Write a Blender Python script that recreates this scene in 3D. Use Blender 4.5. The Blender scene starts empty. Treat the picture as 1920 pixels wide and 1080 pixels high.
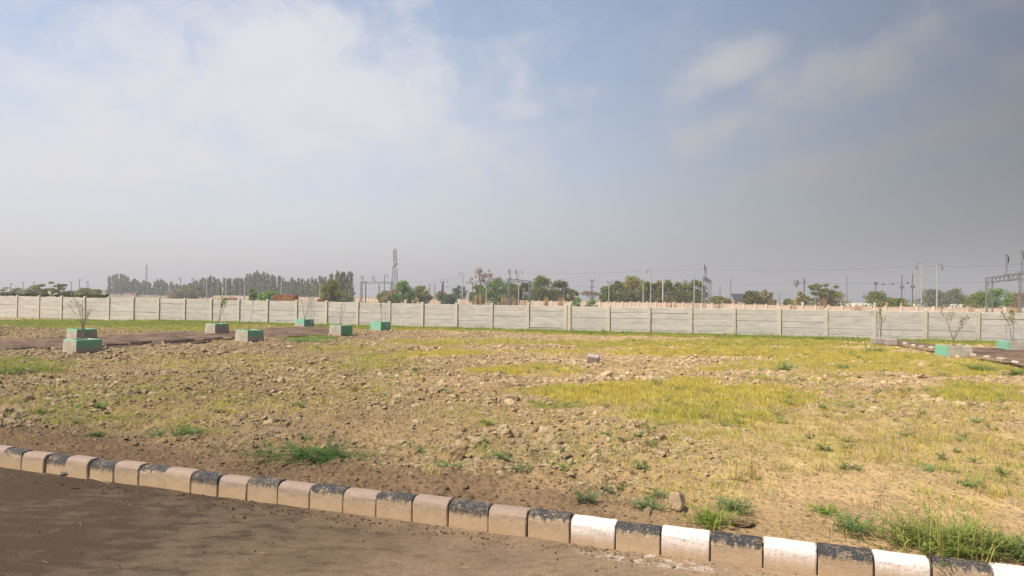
import bpy, bmesh, math, random
import numpy as np
from mathutils import Matrix, Vector, noise as mnoise

random.seed(7)
RNG = np.random.default_rng(11)
S = bpy.context.scene
COL = S.collection
R = math.radians

# ------------------------------------------------------------------ camera
EYE = 1.77
PITCH, ROLL = R(0.8), R(0.66)
F = 1280.0                                   # focal length in 1920-px units (24 mm)
cam_d = bpy.data.cameras.new('camera')
cam_d.lens = 24.0
cam_d.sensor_width = 36.0
cam_d.clip_start = 0.05
cam_d.clip_end = 6000.0
cam = bpy.data.objects.new('camera', cam_d)
COL.objects.link(cam)
CM = Matrix.Rotation(R(90) + PITCH, 3, 'X') @ Matrix.Rotation(ROLL, 3, 'Z')
cam.matrix_world = Matrix.Translation((0, 0, EYE)) @ CM.to_4x4()
S.camera = cam

# ------------------------------------------------------------------ sky, sun, exposure
SUN_DIR = Vector((-0.70, -0.46, 1.25)).normalized()
SUN_EL = math.asin(SUN_DIR.z)
SUN_AZ = math.atan2(SUN_DIR.x, SUN_DIR.y)    # from +Y towards +X
SKY_STRENGTH = 0.102
SUN_STRENGTH = 4.2
EXPOSURE = 0.70
HAZE_DENSITY = 0.0009

sun_d = bpy.data.lights.new('sun', 'SUN')
sun_d.energy = SUN_STRENGTH
sun_d.angle = R(0.6)
sun_d.color = (1.0, 0.91, 0.77)
sun = bpy.data.objects.new('sun', sun_d)
COL.objects.link(sun)
sun.rotation_euler = SUN_DIR.to_track_quat('Z', 'Y').to_euler()
sun.location = (-40, -10, 60)

world = bpy.data.worlds.new('World')
S.world = world
world.use_nodes = True
S.view_settings.view_transform = 'Standard'
S.view_settings.look = 'None'
S.view_settings.gamma = 1.0
S.view_settings.use_curve_mapping = False
S.view_settings.exposure = EXPOSURE
S.cycles.use_denoising = True
S.cycles.max_bounces = 6


class NT:
    """tiny node-graph helper"""
    def __init__(self, tree):
        self.t = tree
        tree.nodes.clear()

    def n(self, typ, **kw):
        nd = self.t.nodes.new(typ)
        ins = kw.pop('ins', {})
        for k, v in kw.items():
            setattr(nd, k, v)
        for k, v in ins.items():
            self.put(nd.inputs[k], v)
        return nd

    def put(self, sock, v):
        if isinstance(v, bpy.types.NodeSocket):
            self.t.links.new(v, sock)
        else:
            if sock.type == 'RGBA' and len(v) == 3:
                v = (*v, 1)
            sock.default_value = v

    def math(self, op, a, b=0.0, c=0.0, clamp=False):
        nd = self.n('ShaderNodeMath', operation=op, use_clamp=clamp)
        for i, v in enumerate((a, b, c)):
            self.put(nd.inputs[i], v)
        return nd.outputs[0]

    def vmath(self, op, a, b=(0, 0, 0)):
        nd = self.n('ShaderNodeVectorMath', operation=op)
        self.put(nd.inputs[0], a)
        self.put(nd.inputs[1], b)
        return nd

    def mix(self, f, a, b, blend='MIX'):
        nd = self.n('ShaderNodeMix', data_type='RGBA', blend_type=blend)
        self.put(nd.inputs[0], f)
        self.put(nd.inputs[6], a)
        self.put(nd.inputs[7], b)
        return nd.outputs[2]

    def smooth(self, v, a, b):
        nd = self.n('ShaderNodeMapRange', interpolation_type='SMOOTHSTEP')
        self.put(nd.inputs[0], v)
        nd.inputs[1].default_value = a
        nd.inputs[2].default_value = b
        return nd.outputs[0]

    def lin(self, v, a, b, c, d):
        nd = self.n('ShaderNodeMapRange')
        self.put(nd.inputs[0], v)
        for i, q in enumerate((a, b, c, d)):
            nd.inputs[i + 1].default_value = q
        return nd.outputs[0]

    def noise(self, vec, scale, detail=4, rough=0.55, dist=0.0):
        nd = self.n('ShaderNodeTexNoise')
        if vec is not None:
            self.put(nd.inputs['Vector'], vec)
        nd.inputs['Scale'].default_value = scale
        nd.inputs['Detail'].default_value = detail
        nd.inputs['Roughness'].default_value = rough
        nd.inputs['Distortion'].default_value = dist
        return nd.outputs['Fac']


def build_world():
    g = NT(world.node_tree)
    sky = g.n('ShaderNodeTexSky', sky_type='NISHITA')
    sky.sun_disc = False
    sky.sun_elevation = SUN_EL
    sky.sun_rotation = SUN_AZ
    sky.altitude = 200
    sky.air_density = 1.0
    sky.dust_density = 1.5
    sky.ozone_density = 1.0
    tc = g.n('ShaderNodeTexCoord').outputs['Generated']
    d = g.vmath('NORMALIZE', tc).outputs[0]
    sx = g.n('ShaderNodeSeparateXYZ', ins={0: d})
    az = g.math('ARCTAN2', sx.outputs[0], sx.outputs[1])
    el = g.math('ARCSINE', sx.outputs[2])
    ae = g.n('ShaderNodeCombineXYZ', ins={0: az, 1: el, 2: 0.0}).outputs[0]
    # dusty sky plus painted lens falloff: brighter around a chosen direction at left
    dot = g.vmath('DOT_PRODUCT', d, tuple(Vector((-0.80, 0.10, 0.60)).normalized())).outputs[1]
    glow = g.smooth(dot, -0.55, 0.46)
    gain = g.lin(glow, 0, 1, 0.10, 0.96)
    blue = g.mix(1.0, sky.outputs[0], (1.36, 1.24, 1.16), 'MULTIPLY')
    # clouds: soft veils over the whole dome plus the banks the photograph shows
    n1 = g.noise(g.vmath('MULTIPLY', ae, (1.0, 1.7, 1)).outputs[0], 5.5, 6, 0.58, 0.5)
    n2 = g.noise(g.vmath('ADD', ae, (3.1, 1.7, 0.4)).outputs[0], 12.0, 9, 0.66, 0.6)
    nz = g.math('ADD', g.math('MULTIPLY', n1, 0.55), g.math('MULTIPLY', n2, 0.45))
    tot = None
    bl = [(560, 190, 520, 200, -6, 0.88), (1000, 90, 210, 90, 10, 0.35), (960, 215, 110, 45, 15, 0.6),
          (1350, 128, 140, 46, 22, 0.72), (1560, 140, 350, 62, 19, 0.74), (1370, 225, 190, 52, 26, 0.70),
          (1640, 285, 330, 40, 10, 0.7), (1880, 240, 260, 70, 12, 0.4), (200, 260, 360, 210, 0, 0.72),
          (720, 60, 150, 70, 0, 0.35), (-500, 100, 420, 160, 12, 0.7), (2500, 60, 420, 120, -8, 0.6),
          (900, -420, 700, 180, 6, 0.6)]
    for (px, py, rx, ry, rot, s) in bl:
        a0 = math.atan((px - 960) / F)
        e0 = math.atan(math.cos(a0) * (558 - py) / F) + math.sin(R(0.66)) * 0.01
        v = g.vmath('SUBTRACT', ae, (a0, e0, 0)).outputs[0]
        c, s_ = math.cos(R(rot)), math.sin(R(rot))
        u = g.vmath('DOT_PRODUCT', v, (c * F / rx, s_ * F / rx, 0)).outputs[1]
        w = g.vmath('DOT_PRODUCT', v, (-s_ * F / ry, c * F / ry, 0)).outputs[1]
        r2 = g.math('ADD', g.math('MULTIPLY', u, u), g.math('MULTIPLY', w, w))
        m = g.math('MULTIPLY', g.math('POWER', 2.718, g.math('MULTIPLY', r2, -1.0)), s)
        tot = m if tot is None else g.math('MAXIMUM', tot, m)
    dens = g.math('ADD', tot, g.math('MULTIPLY', g.math('SUBTRACT', nz, 0.5), 2.3))
    cm = g.math('MULTIPLY', g.smooth(dens, 0.16, 0.95), 0.86)
    cm = g.math('MAXIMUM', cm, g.math('MULTIPLY', g.smooth(nz, 0.42, 0.75), 0.22))
    ccol = (5.3, 5.28, 5.4)
    c1 = g.mix(cm, blue, ccol)
    # dust band above the horizon
    hz = g.math('POWER', 2.718, g.math('MULTIPLY', g.math('MAXIMUM', el, 0.0), -6.0))
    c2 = g.mix(g.math('MULTIPLY', hz, 0.92), c1, (4.75, 4.5, 4.75))
    c3 = g.vmath('SCALE', c2)
    g.put(c3.inputs['Scale'], gain)
    bg = g.n('ShaderNodeBackground', ins={'Color': c3.outputs[0], 'Strength': SKY_STRENGTH})
    out = g.n('ShaderNodeOutputWorld')
    g.t.links.new(bg.outputs[0], out.inputs[0])


build_world()


# ------------------------------------------------------------------ helpers
def tag(o, label=None, cat=None, group=None, kind=None):
    if label: o['label'] = label
    if cat: o['category'] = cat
    if group: o['group'] = group
    if kind: o['kind'] = kind
    return o


def empty(name, loc=(0, 0, 0), rz=0.0):
    o = bpy.data.objects.new(name, None)
    o.empty_display_size = 0.2
    COL.objects.link(o)
    o.location = loc
    o.rotation_euler = (0, 0, rz)
    return o


def link_mesh(name, me, parent=None, loc=None, rz=0.0):
    o = bpy.data.objects.new(name, me)
    COL.objects.link(o)
    if parent: o.parent = parent
    if loc is not None: o.location = loc
    if rz: o.rotation_euler = (0, 0, rz)
    return o


class MB:
    def __init__(self):
        self.v, self.f, self.c = [], [], []
        self.cur = None

    def add(self, vs, fs):
        b = len(self.v)
        self.v.extend([tuple(p) for p in vs])
        self.f.extend([tuple(b + i for i in q) for q in fs])
        if self.cur is not None:
            self.c.extend([self.cur] * len(fs))

    def box(self, c, s, rz=0.0, taper=1.0):
        x, y, z = s[0] / 2, s[1] / 2, s[2] / 2
        vs = []
        for sz in (-1, 1):
            k = taper if sz > 0 else 1
            for sx, sy in ((-1, -1), (1, -1), (1, 1), (-1, 1)):
                p = Vector((sx * x * k, sy * y * k, sz * z))
                p.rotate(Matrix.Rotation(rz, 3, 'Z'))
                vs.append(p + Vector(c))
        self.add(vs, [(3, 2, 1, 0), (4, 5, 6, 7), (0, 1, 5, 4), (1, 2, 6, 5), (2, 3, 7, 6), (3, 0, 4, 7)])

    def tube(self, pts, rad, n=5, cap=True):
        pts = [Vector(p) for p in pts]
        if not hasattr(rad, '__len__'): rad = [rad] * len(pts)
        vs = []
        for i, p in enumerate(pts):
            a = pts[max(0, i - 1)]
            b = pts[min(len(pts) - 1, i + 1)]
            t = (b - a).normalized()
            u = t.cross(Vector((0, 0, 1)))
            if u.length < 1e-3: u = Vector((1, 0, 0))
            u.normalize()
            w = t.cross(u)
            for k in range(n):
                an = 2 * math.pi * k / n
                vs.append(p + (u * math.cos(an) + w * math.sin(an)) * rad[i])
        fs = []
        for i in range(len(pts) - 1):
            for k in range(n):
                fs.append((i * n + k, i * n + (k + 1) % n, (i + 1) * n + (k + 1) % n, (i + 1) * n + k))
        if cap:
            fs.append(tuple(range(n - 1, -1, -1)))
            fs.append(tuple((len(pts) - 1) * n + k for k in range(n)))
        self.add(vs, fs)

    def mesh(self, name, mat, smooth=False):
        me = bpy.data.meshes.new(name)
        me.from_pydata(self.v, [], self.f)
        if mat: me.materials.append(mat)
        if self.c:
            at = me.attributes.new('col', 'FLOAT_COLOR', 'FACE')
            at.data.foreach_set('color', np.array([(*c, 1.0) for c in self.c], np.float32).ravel())
        if smooth:
            me.polygons.foreach_set('use_smooth', [True] * len(me.polygons))
        me.update()
        return me

    def build(self, name, mat, parent=None, loc=None, rz=0.0, smooth=False):
        return link_mesh(name, self.mesh(name, mat, smooth), parent, loc, rz)


def yh(px):                                  # horizon row of the photograph at column px
    return 558.4 + (px - 960) * 0.01152


def ray(px, py):
    d = CM @ Vector(((px - 960) / F, -(py - 540) / F, -1.0))
    return d


def on_ground(px, py, z=0.0):
    d = ray(px, py)
    t = (z - EYE) / d.z
    return Vector((d.x * t, d.y * t, z))


def at_depth(px, py, Y):
    d = ray(px, py)
    t = Y / d.y
    return Vector((d.x * t, Y, EYE + d.z * t))


# numpy value noise
_TAB = RNG.random((256, 256))


def vnoise(x, y, seed=0):
    x = np.asarray(x, float) + seed * 17.31
    y = np.asarray(y, float) + seed * 9.77
    xi, yi = np.floor(x).astype(int), np.floor(y).astype(int)
    fx, fy = x - xi, y - yi
    fx, fy = fx * fx * (3 - 2 * fx), fy * fy * (3 - 2 * fy)
    a = _TAB[xi & 255, yi & 255]
    b = _TAB[(xi + 1) & 255, yi & 255]
    c = _TAB[xi & 255, (yi + 1) & 255]
    d = _TAB[(xi + 1) & 255, (yi + 1) & 255]
    return (a * (1 - fx) + b * fx) * (1 - fy) + (c * (1 - fx) + d * fx) * fy


def fbm(x, y, oct=4, seed=0):
    s, a, t = 0.0, 0.5, 0.0
    for o in range(oct):
        s = s + a * vnoise(x * 2 ** o, y * 2 ** o, seed + o * 3)
        t += a
        a *= 0.5
    return s / t


def sstep(v, a, b):
    t = np.clip((v - a) / (b - a), 0, 1)
    return t * t * (3 - 2 * t)


# ------------------------------------------------------------------ materials
def new_mat(name):
    m = bpy.data.materials.new(name)
    m.use_nodes = True
    return m, NT(m.node_tree)


def finish(g, col, rough=0.9, bump=None, dist=0.01, strength=0.6, metallic=0.0, spec=0.25):
    p = g.n('ShaderNodeBsdfPrincipled', ins={'Base Color': col, 'Roughness': rough, 'Metallic': metallic,
                                            'Specular IOR Level': spec})
    if bump is not None:
        b = g.n('ShaderNodeBump', ins={'Height': bump, 'Strength': strength, 'Distance': dist})
        g.t.links.new(b.outputs[0], p.inputs['Normal'])
    o = g.n('ShaderNodeOutputMaterial')
    g.t.links.new(p.outputs[0], o.inputs[0])
    return p


def mat_plain(name, c1, c2=None, scale=8.0, rough=0.85, metallic=0.0, bump=0.0, spec=0.25):
    m, g = new_mat(name)
    c2 = c2 or tuple(x * 0.75 for x in c1)
    tc = g.n('ShaderNodeTexCoord').outputs['Object']
    nz = g.noise(tc, scale, 5, 0.6)
    col = g.mix(g.smooth(nz, 0.3, 0.7), c1, c2)
    finish(g, col, rough, nz if bump else None, bump or 0.01, 0.6, metallic, spec)
    return m


def mat_soil():
    """field soil: vertex colour (soil mix) broken up by grain"""
    m, g = new_mat('field_soil')
    at = g.n('ShaderNodeAttribute', attribute_name='soil').outputs['Color']
    pos = g.n('ShaderNodeNewGeometry').outputs['Position']
    a = g.noise(pos, 2.3, 6, 0.65)
    b = g.noise(pos, 28.0, 5, 0.7)
    c = g.n('ShaderNodeTexVoronoi', feature='F1', ins={'Vector': pos, 'Scale': 17.0, 'Randomness': 1.0})
    v = g.math('ADD', g.math('MULTIPLY', a, 0.6), g.math('MULTIPLY', b, 0.7))
    k = g.lin(v, 0.35, 0.95, 0.66, 1.32)
    col = g.vmath('SCALE', at)
    g.put(col.inputs['Scale'], k)
    h = g.math('SUBTRACT', g.math('ADD', g.math('MULTIPLY', b, 0.8), a), g.math('MULTIPLY', c.outputs['Distance'], 0.7))
    finish(g, col.outputs[0], 0.95, h, 0.05, 0.8, spec=0.1)
    return m


def mat_clod():
    m, g = new_mat('earth_clod')
    at = g.n('ShaderNodeAttribute', attribute_name='col', attribute_type='INSTANCER').outputs['Color']
    tc = g.n('ShaderNodeTexCoord').outputs['Object']
    a = g.noise(tc, 3.0, 6, 0.7)
    k = g.lin(a, 0.3, 0.7, 0.75, 1.2)
    col = g.vmath('SCALE', at)
    g.put(col.inputs['Scale'], k)
    finish(g, col.outputs[0], 0.95, a, 0.12, 0.8, spec=0.1)
    return m


def mat_clod_single():
    m, g = new_mat('earth_clod_large')
    oi = g.n('ShaderNodeObjectInfo')
    tc = g.n('ShaderNodeTexCoord').outputs['Object']
    a = g.noise(tc, 3.0, 7, 0.7)
    k = g.lin(a, 0.3, 0.7, 0.75, 1.2)
    col = g.vmath('SCALE', oi.outputs['Color'])
    g.put(col.inputs['Scale'], k)
    finish(g, col.outputs[0], 0.95, a, 0.12, 0.9, spec=0.1)
    return m


def mat_leaf(name, inst=False, transl=0.35, attr='col'):
    m, g = new_mat(name)
    at = g.n('ShaderNodeAttribute', attribute_name=attr, attribute_type='INSTANCER' if inst else 'GEOMETRY').outputs['Color']
    d = g.n('ShaderNodeBsdfDiffuse', ins={'Color': at})
    t = g.n('ShaderNodeBsdfTranslucent', ins={'Color': at})
    mx = g.n('ShaderNodeMixShader', ins={0: transl})
    g.t.links.new(d.outputs[0], mx.inputs[1])
    g.t.links.new(t.outputs[0], mx.inputs[2])
    o = g.n('ShaderNodeOutputMaterial')
    g.t.links.new(mx.outputs[0], o.inputs[0])
    return m


def mat_road():
    m, g = new_mat('dusty_road')
    pos = g.n('ShaderNodeNewGeometry').outputs['Position']
    sx = g.n('ShaderNodeSeparateXYZ', ins={0: pos})
    big = g.noise(pos, 0.9, 5, 0.6)
    mid = g.noise(g.vmath('MULTIPLY', pos, (1, 2.2, 1)).outputs[0], 4.5, 6, 0.65)
    fine = g.noise(pos, 70.0, 4, 0.7)
    # patchy dust tone; the left-hand darkening is shade painted into the colour
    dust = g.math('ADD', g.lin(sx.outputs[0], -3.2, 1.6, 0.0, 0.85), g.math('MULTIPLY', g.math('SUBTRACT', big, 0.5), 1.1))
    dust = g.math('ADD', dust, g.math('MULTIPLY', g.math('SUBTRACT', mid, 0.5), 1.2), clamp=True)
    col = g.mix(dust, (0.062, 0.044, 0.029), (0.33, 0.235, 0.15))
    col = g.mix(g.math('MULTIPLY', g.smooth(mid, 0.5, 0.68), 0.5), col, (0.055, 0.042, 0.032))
    # spilt whitewash
    stain = g.noise(pos, 9.0, 6, 0.7)
    c0 = on_ground(1215, 1052)
    vv = g.vmath('SUBTRACT', pos, (c0.x, c0.y, 0)).outputs[0]
    u = g.vmath('DOT_PRODUCT', vv, (0.94 / 0.42, -0.34 / 0.42, 0)).outputs[1]
    w = g.vmath('DOT_PRODUCT', vv, (0.34 / 0.10, 0.94 / 0.10, 0)).outputs[1]
    r2 = g.math('ADD', g.math('MULTIPLY', u, u), g.math('MULTIPLY', w, w))
    sm = g.math('MULTIPLY', g.smooth(r2, 1.8, 0.3), g.smooth(stain, 0.48, 0.6))
    col = g.mix(g.math('MULTIPLY', sm, 0.5), col, (0.62, 0.58, 0.54))
    k = g.lin(fine, 0.3, 0.7, 0.72, 1.28)
    cs = g.vmath('SCALE', col)
    g.put(cs.inputs['Scale'], k)
    h = g.math('ADD', g.math('MULTIPLY', mid, 2.0), fine)
    finish(g, cs.outputs[0], 0.93, h, 0.02, 0.7, spec=0.15)
    return m


def mat_kerb(name, paint, chip, lo, hi, edge=0.05):
    """cast kerb: worn paint on the top and upper face, dust-stained concrete below"""
    m, g = new_mat(name)
    tc = g.n('ShaderNodeTexCoord').outputs['Object']
    oi = g.n('ShaderNodeObjectInfo')
    off = g.n('ShaderNodeCombineXYZ', ins={0: g.math('MULTIPLY', oi.outputs['Random'], 37.0), 1: 0.0, 2: 0.0}).outputs[0]
    p = g.vmath('ADD', tc, off).outputs[0]
    sx = g.n('ShaderNodeSeparateXYZ', ins={0: tc})
    a = g.noise(p, 14.0, 6, 0.7)
    b = g.noise(p, 75.0, 4, 0.7)
    c = g.noise(g.vmath('MULTIPLY', p, (1.5, 1, 0.35)).outputs[0], 22.0, 4, 0.6)
    conc = g.mix(g.smooth(a, 0.35, 0.65), (0.40, 0.305, 0.205), (0.31, 0.235, 0.155))
    dustlow = g.math('MULTIPLY', g.smooth(g.math('ADD', sx.outputs[2], g.math('MULTIPLY', a, 0.06)), 0.11, 0.0), 0.7)
    conc = g.mix(dustlow, conc, (0.40, 0.28, 0.165))
    lvl = g.math('ADD', sx.outputs[2], g.math('MULTIPLY', g.math('SUBTRACT', c, 0.5), 0.10))
    lvl = g.math('ADD', lvl, g.math('MULTIPLY', g.math('SUBTRACT', oi.outputs['Random'], 0.5), 0.05))
    lvl = g.math('ADD', lvl, g.math('MULTIPLY', g.math('SUBTRACT', b, 0.5), edge))
    pm = g.smooth(lvl, lo, hi)
    wear = g.smooth(g.math('ADD', g.math('MULTIPLY', b, 0.6), g.math('MULTIPLY', a, 0.5)), 0.55, 0.68)
    pm = g.math('MULTIPLY', pm, g.math('SUBTRACT', 1.0, g.math('MULTIPLY', wear, chip)))
    pc = g.mix(g.smooth(b, 0.35, 0.7), paint, tuple(x * 0.8 + 0.012 for x in paint))
    col = g.mix(pm, conc, pc)
    dm = g.math('MULTIPLY', g.smooth(g.math('ADD', sx.outputs[2], g.math('MULTIPLY', g.math('SUBTRACT', c, 0.5), 0.05)), 0.17, 0.02), 0.8)
    col = g.mix(dm, col, (0.41, 0.285, 0.17))
    pits = g.smooth(g.noise(p, 55.0, 2, 0.5), 0.66, 0.72)
    col = g.mix(g.math('MULTIPLY', pits, 0.6), col, (0.09, 0.07, 0.05))
    finish(g, col, 0.85, g.math('ADD', a, b), 0.006, 0.7)
    return m


def mat_wall(name, base, dark, scale=1.0):
    m, g = new_mat(name)
    tc = g.n('ShaderNodeTexCoord').outputs['Object']
    oi = g.n('ShaderNodeObjectInfo')
    off = g.n('ShaderNodeCombineXYZ', ins={0: g.math('MULTIPLY', oi.outputs['Random'], 91.0), 1: 0.0, 2: g.math('MULTIPLY', oi.outputs['Random'], 13.0)}).outputs[0]
    p = g.vmath('ADD', tc, off).outputs[0]
    a = g.noise(g.vmath('MULTIPLY', p, (0.6, 1, 2.2)).outputs[0], 2.2 * scale, 6, 0.62)
    b = g.noise(p, 30.0 * scale, 4, 0.6)
    col = g.mix(g.smooth(a, 0.40, 0.72), base, dark)
    col = g.mix(g.lin(oi.outputs['Random'], 0, 1, 0.0, 0.42), col, tuple(x * 0.72 for x in base))
    k = g.lin(b, 0.3, 0.7, 0.92, 1.08)
    cs = g.vmath('SCALE', col)
    g.put(cs.inputs['Scale'], k)
    finish(g, cs.outputs[0], 0.9, g.math('ADD', a, g.math('MULTIPLY', b, 0.4)), 0.01, 0.5)
    return m


def mat_planter():
    """plastered concrete with splashed green paint; object colour r = how much green, g = grime"""
    m, g = new_mat('planter_plaster')
    tc = g.n('ShaderNodeTexCoord').outputs['Object']
    oi = g.n('ShaderNodeObjectInfo')
    oc = g.n('ShaderNodeSeparateColor', ins={0: oi.outputs['Color']})
    off = g.n('ShaderNodeCombineXYZ', ins={0: g.math('MULTIPLY', oi.outputs['Random'], 23.0), 1: 0.0, 2: 0.0}).outputs[0]
    p = g.vmath('ADD', tc, off).outputs[0]
    sx = g.n('ShaderNodeSeparateXYZ', ins={0: tc})
    a = g.noise(p, 3.0, 5, 0.6)
    b = g.noise(p, 22.0, 5, 0.65)
    conc = g.mix(g.smooth(a, 0.35, 0.65), (0.40, 0.36, 0.29), (0.30, 0.27, 0.22))
    z = g.math('DIVIDE', sx.outputs[2], 0.43)
    lv = g.math('ADD', z, g.math('MULTIPLY', g.math('SUBTRACT', a, 0.5), 0.55))
    lv = g.math('ADD', lv, g.math('MULTIPLY', g.math('SUBTRACT', b, 0.5), 0.12))
    lv = g.math('ADD', lv, g.math('MULTIPLY', oc.outputs[0], 0.9))
    side = g.math('MULTIPLY', sx.outputs[0], g.math('SUBTRACT', g.math('MULTIPLY', oc.outputs[2], 2.0), 1.0))
    lv = g.math('ADD', lv, g.math('MULTIPLY', g.smooth(side, 0.33, 0.345), oc.outputs[1]))
    gm = g.smooth(lv, 0.86, 1.02)
    col = g.mix(g.math('MULTIPLY', gm, g.lin(b, 0.3, 0.7, 0.95, 0.5)), conc, (0.125, 0.43, 0.27))
    low = g.smooth(g.math('ADD', z, g.math('MULTIPLY', b, 0.15)), 0.2, 0.0)
    col = g.mix(g.math('MULTIPLY', low, 0.6), col, (0.27, 0.19, 0.12))
    finish(g, col, 0.9, g.math('ADD', a, b), 0.01, 0.5)
    return m


M = {}
M['soil'] = mat_soil()
M['clod'] = mat_clod()
M['clod1'] = mat_clod_single()
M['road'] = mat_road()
M['black'] = mat_kerb('kerb_black', (0.034, 0.036, 0.040), 0.8, 0.118, 0.15, 0.12)
M['white'] = mat_kerb('kerb_white', (0.70, 0.635, 0.60), 0.45, 0.0, 0.14, 0.03)
M['worn'] = mat_kerb('kerb_worn_white', (0.5, 0.46, 0.42), 1.0, 0.10, 0.135)
M['bare'] = mat_kerb('kerb_bare', (0.27, 0.205, 0.17), 0.6, 0.09, 0.18)
M['wall'] = mat_wall('precast_concrete', (0.50, 0.472, 0.42), (0.375, 0.352, 0.31))
M['post'] = mat_wall('precast_post', (0.55, 0.50, 0.41), (0.44, 0.40, 0.33), 2.0)
M['cream'] = mat_wall('cream_wall', (0.52, 0.405, 0.32), (0.42, 0.32, 0.25), 0.6)
M['pillar'] = mat_wall('cream_pillar', (0.57, 0.475, 0.39), (0.48, 0.395, 0.32), 0.6)
M['planter'] = mat_planter()
M['grass'] = mat_leaf('grass_blade', True, 0.4)
M['leaf'] = mat_leaf('leaf', False, 0.42)
M['bark'] = mat_plain('bark', (0.17, 0.125, 0.085), (0.09, 0.065, 0.045), 5.0)
M['twig'] = mat_plain('twig', (0.30, 0.23, 0.16), (0.2, 0.15, 0.1), 20.0)
M['steel'] = mat_plain('galvanised_steel', (0.27, 0.28, 0.29), (0.2, 0.205, 0.21), 3.0, 0.5, 0.4)
M['concpole'] = mat_plain('concrete_pole', (0.40, 0.38, 0.35), (0.32, 0.3, 0.27), 2.0)
M['darkpole'] = mat_plain('weathered_iron', (0.09, 0.085, 0.085), (0.06, 0.055, 0.05), 3.0)
M['rust'] = mat_plain('rusty_pole', (0.19, 0.11, 0.08), (0.12, 0.07, 0.05), 3.0)
M['insul'] = mat_plain('insulator', (0.06, 0.035, 0.03), None, 10.0, 0.4)
M['yellow'] = mat_plain('yellow_paint', (0.62, 0.40, 0.05), None, 4.0)
M['whitewash'] = mat_plain('whitewash', (0.72, 0.70, 0.66), (0.6, 0.58, 0.54), 1.0)
M['pinkwall'] = mat_plain('pink_wall', (0.52, 0.36, 0.31), (0.45, 0.3, 0.26), 1.0)
M['darkroof'] = mat_plain('slate_roof', (0.05, 0.055, 0.07), None, 2.0, 0.6)
M['thatch'] = mat_plain('thatch', (0.24, 0.15, 0.11), (0.17, 0.1, 0.075), 3.0)
M['brick'] = mat_plain('red_brick', (0.36, 0.15, 0.075), (0.27, 0.11, 0.06), 2.0)
M['netting'] = mat_plain('pale_netting', (0.42, 0.47, 0.5), None, 8.0)
M['cloth'] = mat_plain('green_cloth', (0.05, 0.42, 0.27), None, 6.0)
M['carpaint'] = mat_plain('white_car_paint', (0.78, 0.78, 0.78), (0.74, 0.74, 0.74), 1.0, 0.3, 0.0, 0.0, 0.5)
M['glass'] = mat_plain('car_glass', (0.03, 0.035, 0.04), None, 1.0, 0.1, 0.0, 0.0, 0.5)
M['rubber'] = mat_plain('tyre_rubber', (0.02, 0.02, 0.02), None, 3.0)
M['stone'] = mat_plain('pale_stone', (0.42, 0.31, 0.2), (0.33, 0.24, 0.155), 14.0, 0.9, 0.0, 0.01)
M['slab'] = mat_plain('grey_brick', (0.36, 0.30, 0.27), (0.3, 0.25, 0.22), 14.0)
M['straw'] = mat_leaf('straw', False, 0.2)
M['farland'] = None


def mat_farland():
    m, g = new_mat('dry_plain')
    pos = g.n('ShaderNodeNewGeometry').outputs['Position']
    a = g.noise(pos, 0.05, 6, 0.65)
    b = g.noise(pos, 1.3, 5, 0.65)
    col = g.mix(g.smooth(a, 0.35, 0.65), (0.33, 0.25, 0.15), (0.2, 0.19, 0.08))
    col = g.mix(g.math('MULTIPLY', g.smooth(b, 0.4, 0.7), 0.5), col, (0.24, 0.17, 0.1))
    finish(g, col, 0.95, b, 0.05, 0.6, spec=0.1)
    return m


M['farland'] = mat_farland()

# ------------------------------------------------------------------ layout lines (metres)
KP = Vector((-5.15, 6.87))                   # kerb front foot line
KU = Vector((0.9446, -0.3282)).normalized()
KN = Vector((-KU.y, KU.x))                   # away from the road
WP = Vector((-35.69, 49.26))                 # boundary wall line
WU = Vector((0.9547, -0.2976)).normalized()
WN = Vector((-WU.y, WU.x))
SP = 2.13                                    # wall bay


def kerb_d(x, y):
    return (x - KP.x) * KN.x + (y - KP.y) * KN.y


def wall_d(x, y):                            # metres in front of the wall (towards camera)
    return -((x - WP.x) * WN.x + (y - WP.y) * WN.y)


LT_NEAR = [(-330, 690), (-150, 671), (0, 660), (190, 654), (300, 647), (440, 637), (560, 630), (640, 626)]
LT_FAR = [(-330, 655), (-150, 645), (0, 638), (190, 631), (300, 625), (420, 621), (560, 613), (640, 614)]
RT_NEAR = [(1655, 641), (1700, 651), (1800, 667), (1920, 688), (2080, 716), (2300, 760)]
RT_FAR = [(1700, 640), (1760, 648), (1830, 653), (1920, 656), (2080, 664), (2300, 672)]
LTN = [on_ground(*p) for p in LT_NEAR]
LTF = [on_ground(*p) for p in LT_FAR]
RTN = [on_ground(*p) for p in RT_NEAR]
RTF = [on_ground(*p) for p in RT_FAR]


def in_poly(x, y, poly):
    x = np.asarray(x); y = np.asarray(y)
    r = np.zeros(x.shape, bool)
    n = len(poly)
    j = n - 1
    for i in range(n):
        xi, yi, xj, yj = poly[i][0], poly[i][1], poly[j][0], poly[j][1]
        c = ((yi > y) != (yj > y)) & (x < (xj - xi) * (y - yi) / ((yj - yi) or 1e-9) + xi)
        r ^= c
        j = i
    return r


LPOLY = [(p.x, p.y) for p in LTN] + [(p.x, p.y) for p in reversed(LTF)]
RPOLY = [(p.x, p.y) for p in RTN] + [(p.x, p.y) for p in reversed(RTF)]


def to_px(x, y):
    """plan position -> column/row it has in the survey photograph (used only to lay out the planting plan)"""
    Y = np.maximum(y, 0.3)
    px = 960 + F * x / Y
    return px, 558.4 + (px - 960) * 0.01152 + F * EYE / Y


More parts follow.
